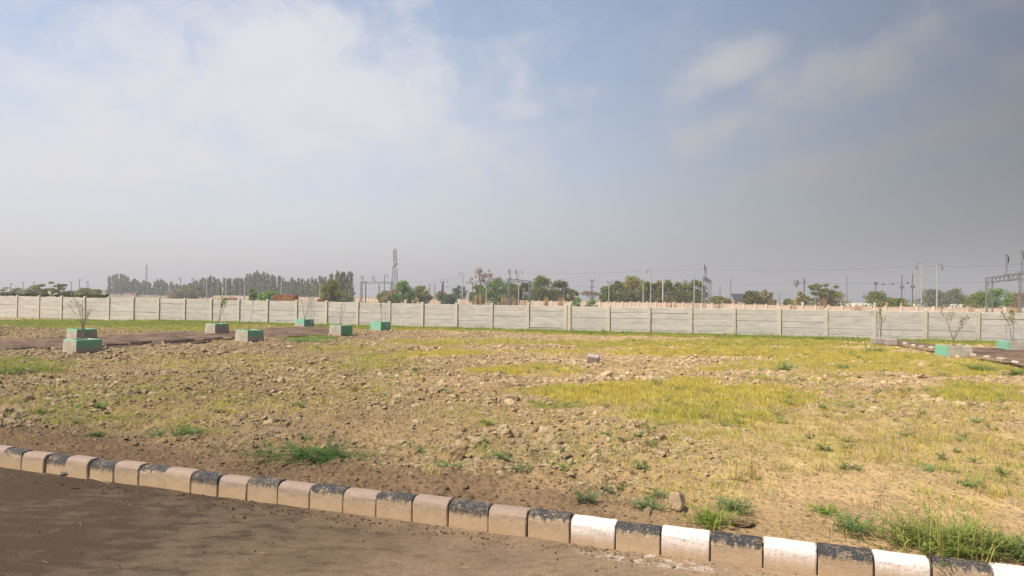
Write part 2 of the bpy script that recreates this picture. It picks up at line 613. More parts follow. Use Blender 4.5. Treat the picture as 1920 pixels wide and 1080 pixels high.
# planting plan: (col, row, rx, ry, density, hue)   hue 0 yellow, 1 fresh green, 2 blue-green, 3 straw
PATCH = [(1180, 742, 240, 30, 1.0, 0.12), (1400, 755, 130, 30, 0.8, 0.2), (1330, 793, 150, 20, 0.9, 0.4), (1050, 738, 70, 16, 0.8, 0.6),
         (965, 703, 110, 13, 0.9, 0.15), (830, 663, 120, 9, 0.7, 0.1), (1050, 657, 130, 8, 0.5, 0.1),
         (1400, 658, 330, 11, 0.9, 0.1), (1620, 668, 210, 14, 0.9, 0.15), (1850, 745, 130, 36, 0.7, 0.35),
         (1800, 690, 170, 20, 0.6, 0.3), (1350, 642, 520, 9, 0.85, 0.45), (900, 641, 260, 7, 0.5, 0.3), (1560, 688, 330, 14, 0.6, 0.2), (1540, 850, 560, 130, 0.34, 0.5), (1700, 790, 330, 60, 0.30, 0.35),
         (700, 682, 80, 26, 0.4, 0.5), (1030, 775, 80, 14, 0.5, 0.8), (1850, 880, 220, 100, 0.32, 0.5),
         (150, 605, 360, 9, 1.0, 1.05), (50, 694, 80, 16, 0.6, 0.9), (585, 634, 70, 7, 0.8, 1.3), (330, 612, 300, 8, 0.7, 0.7),
         (450, 690, 240, 24, 0.25, 0.3), (240, 760, 260, 60, 0.2, 0.5), (620, 760, 200, 50, 0.14, 0.4), (760, 700, 120, 30, 0.2, 0.6),
         (650, 655, 130, 10, 0.35, 0.4), (250, 640, 170, 8, 0.3, 0.3), (120, 800, 150, 18, 0.3, 0.9), (360, 830, 110, 14, 0.3, 1.0),
         (930, 870, 190, 22, 0.3, 0.9), (1250, 880, 260, 40, 0.25, 0.6), (880, 790, 180, 40, 0.12, 0.6), (1480, 720, 120, 20, 0.4, 0.4)]


def grass_plan(x, y):
    px, py = to_px(x, y)
    n = fbm(x * 0.9, y * 0.9, 4, 5) - 0.5
    best = np.zeros_like(px)
    hue = np.full_like(px, 0.4)
    for (cx, cy, rx, ry, d, h) in PATCH:
        r = np.sqrt(((px - cx) / rx) ** 2 + ((py - cy) / ry) ** 2)
        m = d * sstep(r + n * 1.5, 1.15, 0.45)
        hue = np.where(m > best, h, hue)
        best = np.maximum(best, m)
    wd = wall_d(x, y)
    ws = sstep(wd + n * 2.0, 3.4, 1.3) * (wd > 0.02)
    hue = np.where(ws > best, 0.55 + 0.75 * sstep(wd, 1.8, 0.6), hue)
    best = np.maximum(best, ws)
    best = np.where(in_poly(x, y, LPOLY) | in_poly(x, y, RPOLY), 0, best)
    return best, hue


def plough(x, y):
    """1 where the field is broken into clods"""
    px, py = to_px(x, y)
    g, _ = grass_plan(x, y)
    right = sstep(px, 1150, 1500) * sstep(py, 770, 840)
    p = 1.0 - 0.75 * right
    band = sstep(kerb_d(x, y), 0.5, 1.5)
    p = p * (0.25 + 0.75 * band)
    p = p * (1 - 0.85 * np.clip(g * 1.1, 0, 1))
    p = p * (0.62 + 0.75 * sstep(fbm(x * 0.55, y * 0.55, 4, 31), 0.36, 0.62))
    return np.clip(p, 0, 1.2)


def height(x, y):
    x = np.asarray(x, float); y = np.asarray(y, float)
    d = kerb_d(x, y)
    base = 0.11 * sstep(d, 16, 1.0) - 0.10 * sstep(d, 8, 34)
    berm = 0.05 * np.exp(-((d - 0.75) / 0.45) ** 2) * (0.4 + fbm(x * 1.3, y * 1.3, 3, 8))
    pl = plough(x, y)
    n1 = (fbm(x * 0.7, y * 0.7, 3, 1) - 0.5) * 0.16
    n2 = (fbm(x * 4.0, y * 4.0, 4, 2) - 0.5) * 0.10 * (0.35 + 0.75 * pl)
    r = 1 - np.abs(fbm(x * 9.0, y * 9.0, 3, 4) * 2 - 1)
    n3 = (r - 0.6) * 0.075 * (0.2 + pl)
    near = sstep(d, 0.05, 0.8)
    h = base + berm + (n1 + n2) * (0.25 + 0.75 * near) + n3 * (0.3 + 0.7 * near)
    wd = wall_d(x, y)
    h = np.where(wd < 2.0, h * sstep(wd, 0, 2.0) + (-0.10) * (1 - sstep(wd, 0, 2.0)), h)
    h = np.where(in_poly(x, y, LPOLY), np.minimum(h * 0.3, -0.02) - 0.05, h)
    h = np.where(in_poly(x, y, RPOLY), np.minimum(h * 0.3, -0.02) - 0.05, h)
    return h


def gz(x, y):
    return float(height(np.array([x]), np.array([y]))[0])


def soil_color(x, y):
    px, py = to_px(x, y)
    n = fbm(x * 0.5, y * 0.5, 4, 21)
    n2 = fbm(x * 2.2, y * 2.2, 3, 23)
    sand = np.array([0.48, 0.332, 0.168])
    tan = np.array([0.28, 0.198, 0.105])
    brown = np.array([0.20, 0.132, 0.078])
    left_shade = np.array([0.12, 0.078, 0.048])
    t = sstep(x / np.maximum(y, 1) + (n - 0.5) * 0.5, -0.35, 0.35)[..., None]
    c = tan * (1 - t) + sand * t
    k = (sstep(n2, 0.5, 0.8) * 0.35)[..., None]
    c = c * (1 - k) + brown * k
    d = kerb_d(x, y)
    b = (sstep(d + (n2 - 0.5) * 1.4, 1.5, 0.5) * (1 - 0.6 * sstep(px, 900, 1500)))[..., None]
    db = brown * sstep(px, 100, 900)[..., None] + left_shade * (1 - sstep(px, 100, 900)[..., None])  # shade at the left of the berm is painted into the colour
    c = c * (1 - b) + db * b
    f = (0.55 * sstep(py, 700, 860) * sstep(px, 420, 0))[..., None]  # lower-left shade of the plot, also put into the soil colour
    c = c * (1 - f) + (brown * 0.95) * f
    # bare brown ground round the end of the track
    e = (np.exp(-(((px - 600) / 130) ** 2 + ((py - 625) / 14) ** 2)) * 0.8)[..., None]
    c = c * (1 - e) + np.array([0.2, 0.14, 0.1]) * e
    e = (np.exp(-(((px - 970) / 35) ** 2 + ((py - 735) / 20) ** 2)) * 0.8)[..., None]
    c = c * (1 - e) + brown * e
    c = c * (1 - 0.24 * np.clip(plough(x, y), 0, 1))[..., None]
    g, h = grass_plan(x, y)
    gy = np.array([0.50, 0.40, 0.09])
    gg = np.array([0.19, 0.21, 0.06])
    hh = np.clip(h, 0, 1)[..., None]
    gc = gy * (1 - hh) + gg * hh
    gk = (np.clip(g, 0, 1) * 0.7)[..., None]
    return c * (1 - gk) + gc * gk


def grid_mesh(name, X, Y, Z, mat, colors=None, attr='soil'):
    ny, nx = X.shape
    co = np.stack([X, Y, Z], -1).reshape(-1, 3).astype(np.float32)
    idx = np.arange(ny * nx).reshape(ny, nx)
    q = np.stack([idx[:-1, :-1], idx[:-1, 1:], idx[1:, 1:], idx[1:, :-1]], -1).reshape(-1, 4)
    me = bpy.data.meshes.new(name)
    me.vertices.add(len(co))
    me.vertices.foreach_set('co', co.ravel())
    me.loops.add(q.size)
    me.loops.foreach_set('vertex_index', q.ravel().astype(np.int32))
    me.polygons.add(len(q))
    me.polygons.foreach_set('loop_start', np.arange(0, q.size, 4, dtype=np.int32))
    me.polygons.foreach_set('use_smooth', np.ones(len(q), bool))
    me.update()
    me.validate()
    if colors is not None:
        at = me.attributes.new(attr, 'FLOAT_COLOR', 'POINT')
        c4 = np.concatenate([colors.reshape(-1, 3), np.ones((len(co), 1))], 1).astype(np.float32)
        at.data.foreach_set('color', c4.ravel())
    me.materials.append(mat)
    return me


# ------------------------------------------------------------------ the setting
def build_ground():
    # one sheet to the horizon, a little below everything
    n = 40
    gx, gy = np.meshgrid(np.linspace(-2600, 2600, n), np.linspace(-600, 3600, n))
    me = grid_mesh('ground', gx, gy, np.full_like(gx, -0.34), M['farland'])
    tag(link_mesh('ground', me), 'dry open plain stretching to the horizon beyond the walls', kind='structure')
    # ploughed plot between the kerb and the wall, in kerb-aligned rows
    rows = [0.10]
    while rows[-1] < 46:
        rows.append(rows[-1] + 0.022 + 0.0052 * rows[-1])
    rows = np.array(rows)
    v = np.linspace(0, 1, 560)
    X = np.zeros((len(rows), len(v))); Y = np.zeros_like(X)
    for i, r in enumerate(rows):
        s0 = -3.0 - r * 1.25
        s1 = 10.5 + r * 1.05
        s = s0 + (s1 - s0) * v
        fr = r
        # rows fan from kerb line to wall line
        kx = KP.x + KU.x * s + KN.x * fr
        ky = KP.y + KU.y * s + KN.y * fr
        X[i], Y[i] = kx, ky
    wd = wall_d(X, Y)
    over = wd < -0.6
    X = np.where(over, X - WN.x * (-(wd + 0.6)), X)
    Y = np.where(over, Y - WN.y * (-(wd + 0.6)), Y)
    Z = height(X, Y)
    Z = np.where(over, -0.36, Z)
    c = soil_color(X, Y)
    me = grid_mesh('field', X, Y, Z, M['soil'], c)
    tag(link_mesh('field', me), 'ploughed sandy plot of broken clods and patchy grass', kind='structure')
    # road in front of the kerb
    rs = np.linspace(0.0, -12.0, 90)
    ss = np.linspace(-14, 16, 240)
    A, B = np.meshgrid(ss, rs)
    X = KP.x + KU.x * A + KN.x * B
    Y = KP.y + KU.y * A + KN.y * B
    Z = (fbm(X * 2.2, Y * 2.2, 4, 12) - 0.5) * 0.022 + 0.012 * np.exp(B / 0.12) * (0.6 + fbm(X * 6, Y * 6, 3, 13))
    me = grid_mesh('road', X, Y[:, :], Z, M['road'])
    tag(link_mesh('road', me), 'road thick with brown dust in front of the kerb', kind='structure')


def track(name, near, far, label):
    a = np.array([(p.x, p.y) for p in near]); b = np.array([(p.x, p.y) for p in far])
    n, k = 160, 40
    t = np.linspace(0, len(a) - 1, n)
    i0 = np.minimum(t.astype(int), len(a) - 2); ft = (t - i0)[:, None]
    A = a[i0] * (1 - ft) + a[i0 + 1] * ft
    B = b[i0] * (1 - ft) + b[i0 + 1] * ft
    w = np.linspace(-0.03, 1.03, k)
    P = A[:, None, :] * (1 - w)[None, :, None] + B[:, None, :] * w[None, :, None]
    X, Y = P[..., 0], P[..., 1]
    Z = 0.02 + (fbm(X * 1.2, Y * 1.2, 4, 41) - 0.5) * 0.10 + (fbm(X * 5, Y * 5, 3, 43) - 0.5) * 0.05
    wj = np.broadcast_to(w[None, :], X.shape) + (fbm(X * .5, Y * .5, 3, 47) - .5) * .12
    for cc in (.24, .36, .66, .78):
        Z = Z - 0.055 * np.exp(-((wj - cc) / .035) ** 2)
    m, g = new_mat('track_' + name)
    pos = g.n('ShaderNodeNewGeometry').outputs['Position']
    q = g.noise(pos, 0.9, 6, 0.7)
    r = g.noise(pos, 6.0, 6, 0.7)
    col = g.mix(g.smooth(q, 0.4, 0.6), (0.095, 0.065, 0.048), (0.19, 0.132, 0.092))
    col = g.mix(g.math('MULTIPLY', g.smooth(r, 0.5, 0.7), 0.6), col, (0.085, 0.06, 0.048))
    finish(g, col, 0.95, r, 0.08, 0.8, spec=0.1)
    me = grid_mesh(name, X, Y, Z, m)
    tag(link_mesh(name, me), label, kind='structure')


# --------------------------------------------------------------- kerbs
def kerb_mesh(name, mat, L, H=0.19, D=0.13, seed=0):
    """bull-nosed kerb block: x along, front face at y=0, back at y=D, foot below ground"""
    rr = random.Random(seed)
    prof = [(0.0, -0.10), (0.0, 0.0), (0.002, H * 0.5)]
    r = 0.055
    for k in range(6):
        a = math.pi * (1 - k / 10)
        prof.append((r + r * math.cos(a) + 0.003, H - r + r * math.sin(a)))
    prof += [(D - 0.012, H), (D, H - 0.012), (D, -0.10)]
    xs = [0.0, 0.006, L * 0.35, L * 0.68, L - 0.006, L]
    vs, fs = [], []
    n = len(prof)
    for i, x in enumerate(xs):
        e = 0.005 if i in (0, len(xs) - 1) else 0.0
        for (y, z) in prof:
            cy, cz = D / 2, H / 2
            vs.append((x + rr.uniform(-.0015, .0015), y + (e if y < cy else -e) + rr.uniform(-.002, .002),
                       z - (e if z > cz else 0) + rr.uniform(-.002, .002)))
    for i in range(len(xs) - 1):
        for k in range(n - 1):
            fs.append((i * n + k, i * n + k + 1, (i + 1) * n + k + 1, (i + 1) * n + k))
    fs.append(tuple(range(n)))
    fs.append(tuple((len(xs) - 1) * n + k for k in range(n - 1, -1, -1)))
    b = MB(); b.add(vs, [tuple(reversed(f)) for f in fs])
    return b.mesh(name, mat, False)


def build_kerb():
    px = [12, 47, 90, 130, 172, 218, 265, 313, 365, 415, 468, 525, 585, 648, 710, 777, 845, 920, 993, 1073, 1158, 1243, 1335, 1434, 1535, 1641, 1750]
    ss = []
    for p in px:
        k = (p - 960) / F
        ss.append((k * KP.y - KP.x) / (KU.x - k * KU.y))
    ss = [ss[0] - 0.312 * i for i in range(14, 0, -1)] + ss
    while ss[-1] < 13.5: ss.append(ss[-1] + 0.322)
    root = empty('kerb', (KP.x, KP.y, 0), math.atan2(KU.y, KU.x))
    tag(root, 'roadside kerb of painted blocks, alternately black and pale', kind='structure')
    first_white = ss.index([s for s in ss if abs(s - 5.913) < 0.03][0])
    rr = random.Random(5)
    cache = {}
    for i in range(len(ss) - 1):
        odd = (i - first_white) % 2
        kind = 'black' if odd else ('white' if i >= first_white else 'bare')
        L = ss[i + 1] - ss[i]
        gap = rr.uniform(0.006, 0.016)
        key = (kind, i % 4)
        if key not in cache:
            cache[key] = kerb_mesh('kerb_stone', M[kind], 0.3, seed=i)
        o = link_mesh('kerb_stone', cache[key], root)
        o.location = (ss[i] + gap / 2, rr.uniform(-.010, .010), rr.uniform(-.012, .008))
        o.scale = ((L - gap) / 0.3, 1, 1)
        o.rotation_euler = (rr.uniform(-.03, .03), rr.uniform(-.014, .014), rr.uniform(-.022, .022))
    # mortar bed behind and between the blocks
    b = MB()
    b.box(((ss[0] + ss[-1]) / 2, 0.075, 0.03), (ss[-1] - ss[0], 0.085, 0.22))
    b.build('bedding', mat_plain('bedding_mortar', (0.12, 0.09, 0.065), None, 12.0), root)

    # the kerb of the right-hand side road
    def side(a, c, label, kinds, H, name='kerb', zb=0.0, skip=None):
        a, c = Vector(a), Vector(c)
        u = (c - a).normalized()
        rt = empty(name, (a.x, a.y, zb), math.atan2(u.y, u.x))
        tag(rt, label, kind='structure')
        n = int((c - a).length / 0.4)
        ms = {k: kerb_mesh('kerb_stone', M[k], 0.385, H=H, seed=3) for k in set(kinds)}
        for i in range(n):
            if skip and skip(i, n): continue
            o = link_mesh('kerb_stone', ms[kinds[i % len(kinds)]], rt)
            o.location = (i * 0.4, rr.uniform(-.02, .02), rr.uniform(-.03, .02))
            o.rotation_euler = (rr.uniform(-.05, .05), rr.uniform(-.03, .03), rr.uniform(-.03, .03))
    p = [on_ground(*q) for q in ((1692, 648), (1800, 667), (1920, 687.5), (2080, 715), (2300, 758))]
    e = p[2] + (p[2] - p[1]).normalized() * 4.5
    side((p[0].x, p[0].y), (e.x, e.y), 'low kerb with black and white tops edging the right-hand side road', ['worn', 'dark'], 0.14, zb=0.0)
    q1, q2 = on_ground(1905, 653), on_ground(2080, 661)
    side((q1.x, q1.y), (q2.x, q2.y), 'short black and white kerb at far side of the right-hand side road', ['worn', 'dark'], 0.15, zb=0.02)
    p = [on_ground(*q) for q in ((-150, 671), (150, 657.5), (455, 637))]
    side((p[0].x, p[0].y), (p[2].x, p[2].y), 'sunken dark kerb along the brown side road at left', ['dark', 'dark', 'black'], 0.16, zb=-0.03,
         skip=lambda i, n: rr.random() < 0.06)


M['dark'] = mat_kerb('kerb_dark', (0.045, 0.038, 0.036), 0.4, -0.05, 0.1)


# --------------------------------------------------------------- boundary wall
def build_wall():
    ang = math.atan2(WU.y, WU.x)
    root = empty('boundary_wall', (WP.x, WP.y, 0), ang)
    tag(root, 'long pale grey precast concrete wall of stacked planks between square posts, behind the field', 'wall')
    rr = random.Random(3)
    ks = [float(k) for k in range(-7, 20)] + [19.10 + k for k in range(0, 21)]
    pm = MB()
    pm.box((0, 0, 0.62), (0.155, 0.15, 1.60), taper=1.0)
    v = [(-.0775, -.075, 1.42), (.0775, -.075, 1.42), (.0775, .075, 1.42), (-.0775, .075, 1.42), (-.05, -.05, 1.445), (.05, -.05, 1.445), (.05, .05, 1.445), (-.05, .05, 1.445)]
    pm.add(v, [(4, 5, 6, 7), (0, 1, 5, 4), (1, 2, 6, 5), (2, 3, 7, 6), (3, 0, 4, 7)])
    post = pm.mesh('post', M['post'])

    def plank(seed):
        r2 = random.Random(seed)
        L, T, H, c = 1.985, 0.05, 0.298, 0.014
        prof = [(-T / 2 + c, -H / 2), (-T / 2, -H / 2 + c), (-T / 2, H / 2 - c), (-T / 2 + c, H / 2), (T / 2, H / 2), (T / 2, -H / 2)]
        vs, fs = [], []
        xs = np.linspace(-L / 2, L / 2, 6)
        for x in xs:
            for (y, z) in prof:
                vs.append((x, y + r2.uniform(-.002, .002), z + r2.uniform(-.003, .003)))
        n = len(prof)
        for i in range(len(xs) - 1):
            for k in range(n):
                fs.append((i * n + k, (i + 1) * n + k, (i + 1) * n + (k + 1) % n, i * n + (k + 1) % n))
        fs.append(tuple(range(n))); fs.append(tuple((5 * n + k) for k in range(n - 1, -1, -1)))
        b = MB(); b.add(vs, fs)
        return b.mesh('plank', M['wall'])
    planks = [plank(i) for i in range(4)]

    def rise(k):
        return 0.10 * max(0.0, 1 - k / 17.5) if k < 17.5 else 0.0
    for i, k in enumerate(ks):
        o = link_mesh('post', post, root, (k * SP, rr.uniform(-.012, .012), rise(k) - 0.01 + rr.uniform(-.015, .015)))
        o.rotation_euler = (rr.uniform(-.008, .008), rr.uniform(-.01, .01), 0)
        if i + 1 < len(ks):
            k2 = ks[i + 1]
            w = (k2 - k) * SP
            if w < 0.5: continue
            zt = rise((k + k2) / 2)
            tilt = -(rise(k2) - rise(k)) / SP + rr.uniform(-.002, .002)
            dz = rr.uniform(-.015, .01)
            for j in range(5):
                p = link_mesh('plank', planks[(i * 3 + j * 7) % 4], root,
                              ((k + k2) / 2 * SP, 0.015 + rr.uniform(-.010, .010), -0.02 + zt + dz + j * 0.302))
                p.rotation_euler = (rr.uniform(-.012, .012), tilt + rr.uniform(-.0025, .0025), rr.uniform(-.004, .004))
                p.scale = ((w - 0.155 + 0.05) / 1.985, 1, 1)
    # green cloth caught on the wall at the far left
    p = at_depth(-4, 574.5, 0.1)
    k = (-12 - 960) / F
    s = (k * WP.y - WP.x) / (WU.x - k * WU.y)
    c = WP + WU * s - WN * 0.10
    b = MB()
    n = 8
    vs = []
    for i in range(n + 1):
        for j in range(3):
            vs.append((-0.35 + 0.9 * i / n, -0.02 - 0.02 * math.sin(i * 1.3 + j), 0.82 + (j - 1) * 0.085 * (1 - (abs(i - 3.5) / 6) ** 2)))
    fs = [(i * 3 + j, (i + 1) * 3 + j, (i + 1) * 3 + j + 1, i * 3 + j + 1) for i in range(n) for j in range(2)]
    b.add(vs, fs)
    o = b.build('green_cloth', M['cloth'], None, (c.x, c.y, 0), ang)
    md = o.modifiers.new('thick', 'SOLIDIFY'); md.thickness = 0.01
    tag(o, 'scrap of bright green cloth hanging on the grey wall at the left edge', 'cloth')


def far_wall_pt(px):
    iz = 0.0055 + 5.1e-6 * (px - 960)
    Y = 1 / iz
    d = ray(px, 560)
    return Vector((d.x / d.y * Y, Y))


def build_railway_wall():
    a, b = far_wall_pt(130), far_wall_pt(2150)
    u = (b - a).normalized()
    Lw = (b - a).length
    root = empty('railway_wall', (a.x, a.y, -0.35), math.atan2(u.y, u.x))
    tag(root, 'cream railway wall with many small pillars beyond the grey wall', 'wall')
    sp = 2.3
    n = int(Lw / sp)
    n0 = max(0, n - 190)
    pm = MB(); pm.box((0, 0, 0.75), (0.40, 0.42, 1.50)); pm.box((0, 0, 1.525), (0.44, 0.46, 0.05))
    pil = pm.mesh('pillar', M['pillar'])
    qm = MB(); qm.box((sp / 2, 0, 0.67), (sp - 0.34, 0.12, 1.34)); qm.box((sp / 2, 0, 1.365), (sp - 0.34, 0.18, 0.05))
    pan = qm.mesh('panel', M['cream'])
    rr = random.Random(9)
    for i in range(n0, n + 1):
        z = 0.06 * math.sin(i * 0.21) + rr.uniform(-.03, .03)
        link_mesh('pillar', pil, root, (i * sp, 0, z))
        link_mesh('panel', pan, root, (i * sp, 0, z + rr.uniform(-.04, .02)))
    if n0 > 0:                               # the part that recedes too far to tell bays apart
        b2 = MB()
        for i in range(0, n0):
            b2.box((i * sp, 0, 0.78), (0.34, 0.3, 1.56))
            b2.box((i * sp + sp / 2, 0, 0.69), (sp - 0.34, 0.12, 1.38))
        tag(b2.build('distant_bays', M['cream'], root), kind='stuff')
    # parapet of the road beyond, at right
    c, d = at_depth(1560, 565, 235), at_depth(2200, 565, 190)
    u = Vector((d.x - c.x, d.y - c.y)); L2 = u.length; u.normalize()
    r2 = empty('parapet_wall', (c.x, c.y, -0.34), math.atan2(u.y, u.x))
    tag(r2, 'low pale parapet beyond the cream wall, in front of the white car', 'wall')
    k = int(L2 / 4)
    wm = MB(); wm.box((2, 0, 0.82), (3.9, 0.2, 1.64)); wm.box((2, 0, 1.67), (3.98, 0.3, 0.06)); wmesh = wm.mesh('panel', M['whitewash'])
    for i in range(k):
        link_mesh('panel', wmesh, r2, (i * 4, 0, 0))
    # raised road behind the parapet
    b3 = MB()
    n2 = Vector((-u.y, u.x))
    m = Vector(((c.x + d.x) / 2, (c.y + d.y) / 2)) + n2 * 6
    b3.box((0, 0, 0.1), (L2 + 20, 9, 0.9))
    o = b3.build('far_road', M['farland'], None, (m.x, m.y, 0), math.atan2(u.y, u.x))
    tag(o, 'slightly raised road behind the parapet', kind='structure')
    return c, u, n2


# --------------------------------------------------------------- clods, grass (instanced stuff)
def rock_mesh(name, seed, mat, flat=0.7, sub=2, cuts=9):
    rr = random.Random(seed)
    bm = bmesh.new()
    bmesh.ops.create_icosphere(bm, subdivisions=sub, radius=1.0)
    planes = []
    for _ in range(cuts):
        d = Vector((rr.gauss(0, 1), rr.gauss(0, 1), rr.gauss(0, 0.8))).normalized()
        planes.append((d, rr.uniform(0.45, 0.85)))
    sc = Vector((rr.uniform(.8, 1.25), rr.uniform(.65, 1.05), flat * rr.uniform(.75, 1.1)))
    for v in bm.verts:
        p = v.co.copy()
        for d, k in planes:
            t = p.dot(d) - k
            if t > 0: p -= d * t
        nn = mnoise.noise(p * 2.3 + Vector((seed * 3.1, 0, 0)))
        p *= 1 + 0.16 * nn
        p += Vector((rr.gauss(0, .018), rr.gauss(0, .018), rr.gauss(0, .018)))
        v.co = Vector((p.x * sc.x, p.y * sc.y, p.z * sc.z))
    me = bpy.data.meshes.new(name)
    bm.to_mesh(me); bm.free()
    me.materials.append(mat)
    return me


def proto_collection(name, meshes):
    c = bpy.data.collections.new(name)       # never linked to the scene: only a source for instances
    for i, me in enumerate(meshes):
        o = bpy.data.objects.new('%s_%02d' % (name, i), me)
        c.objects.link(o)
    return c


def instancer(name, pts, rot, scl, idx, col, coll, label, kind='stuff'):
    me = bpy.data.meshes.new(name)
    n = len(pts)
    me.vertices.add(n)
    me.vertices.foreach_set('co', np.asarray(pts, np.float32).ravel())
    a = me.attributes.new('rot', 'FLOAT_VECTOR', 'POINT'); a.data.foreach_set('vector', np.asarray(rot, np.float32).ravel())
    a = me.attributes.new('scl', 'FLOAT_VECTOR', 'POINT'); a.data.foreach_set('vector', np.asarray(scl, np.float32).ravel())
    a = me.attributes.new('idx', 'INT', 'POINT'); a.data.foreach_set('value', np.asarray(idx, np.int32))
    a = me.attributes.new('col', 'FLOAT_COLOR', 'POINT')
    a.data.foreach_set('color', np.concatenate([np.asarray(col), np.ones((n, 1))], 1).astype(np.float32).ravel())
    o = link_mesh(name, me)
    ng = bpy.data.node_groups.new(name + '_scatter', 'GeometryNodeTree')
    ng.interface.new_socket('Geometry', in_out='INPUT', socket_type='NodeSocketGeometry')
    ng.interface.new_socket('Geometry', in_out='OUTPUT', socket_type='NodeSocketGeometry')
    N, L = ng.nodes, ng.links
    gi, go = N.new('NodeGroupInput'), N.new('NodeGroupOutput')
    iop = N.new('GeometryNodeInstanceOnPoints')
    ci = N.new('GeometryNodeCollectionInfo')
    ci.inputs['Collection'].default_value = coll
    ci.inputs['Separate Children'].default_value = True
    ci.inputs['Reset Children'].default_value = True

    def attr(nm, typ):
        q = N.new('GeometryNodeInputNamedAttribute')
        q.data_type = typ
        q.inputs['Name'].default_value = nm
        return q.outputs['Attribute']
    e2r = N.new('FunctionNodeEulerToRotation')
    L.new(attr('rot', 'FLOAT_VECTOR'), e2r.inputs[0])
    L.new(gi.outputs[0], iop.inputs['Points'])
    L.new(ci.outputs[0], iop.inputs['Instance'])
    iop.inputs['Pick Instance'].default_value = True
    L.new(attr('idx', 'INT'), iop.inputs['Instance Index'])
    L.new(e2r.outputs[0], iop.inputs['Rotation'])
    L.new(attr('scl', 'FLOAT_VECTOR'), iop.inputs['Scale'])
    L.new(iop.outputs[0], go.inputs[0])
    md = o.modifiers.new('scatter', 'NODES')
    md.node_group = ng
    tag(o, label, kind=kind)
    return o


def sample_field(n, ymin, ymax, power, tmax=0.95):
    """random plan points on the plot, denser towards the kerb"""
    u = RNG.random(n)
    a = 2 - power
    y = (ymin ** a + u * (ymax ** a - ymin ** a)) ** (1 / a)
    x = (RNG.random(n) * 2 - 1) * tmax * y
    k = (kerb_d(x, y) > 0.2) & (wall_d(x, y) > 0.15)
    return x[k], y[k]


def clod_color(x, y, n):
    c = soil_color(x, y)
    g, _ = grass_plan(x, y)
    px, py = to_px(x, y)
    t = sstep(x / np.maximum(y, 1), -0.5, 0.3)[:, None]
    own = np.array([0.43, 0.335, 0.21]) * (1 - t) + np.array([0.60, 0.455, 0.275]) * t
    mixk = 0.84
    c = c * (1 - mixk) + own * mixk
    d = kerb_d(x, y)
    b = (sstep(d, 1.1, 0.4) * 0.75 * (1 - 0.6 * sstep(px, 900, 1500)))[:, None]
    c = c * (1 - b) + np.array([0.2, 0.135, 0.085]) * b
    v = RNG.normal(1.08, 0.17, n)[:, None].clip(0.65, 1.6)
    return np.clip(c * v, 0.02, 0.7)


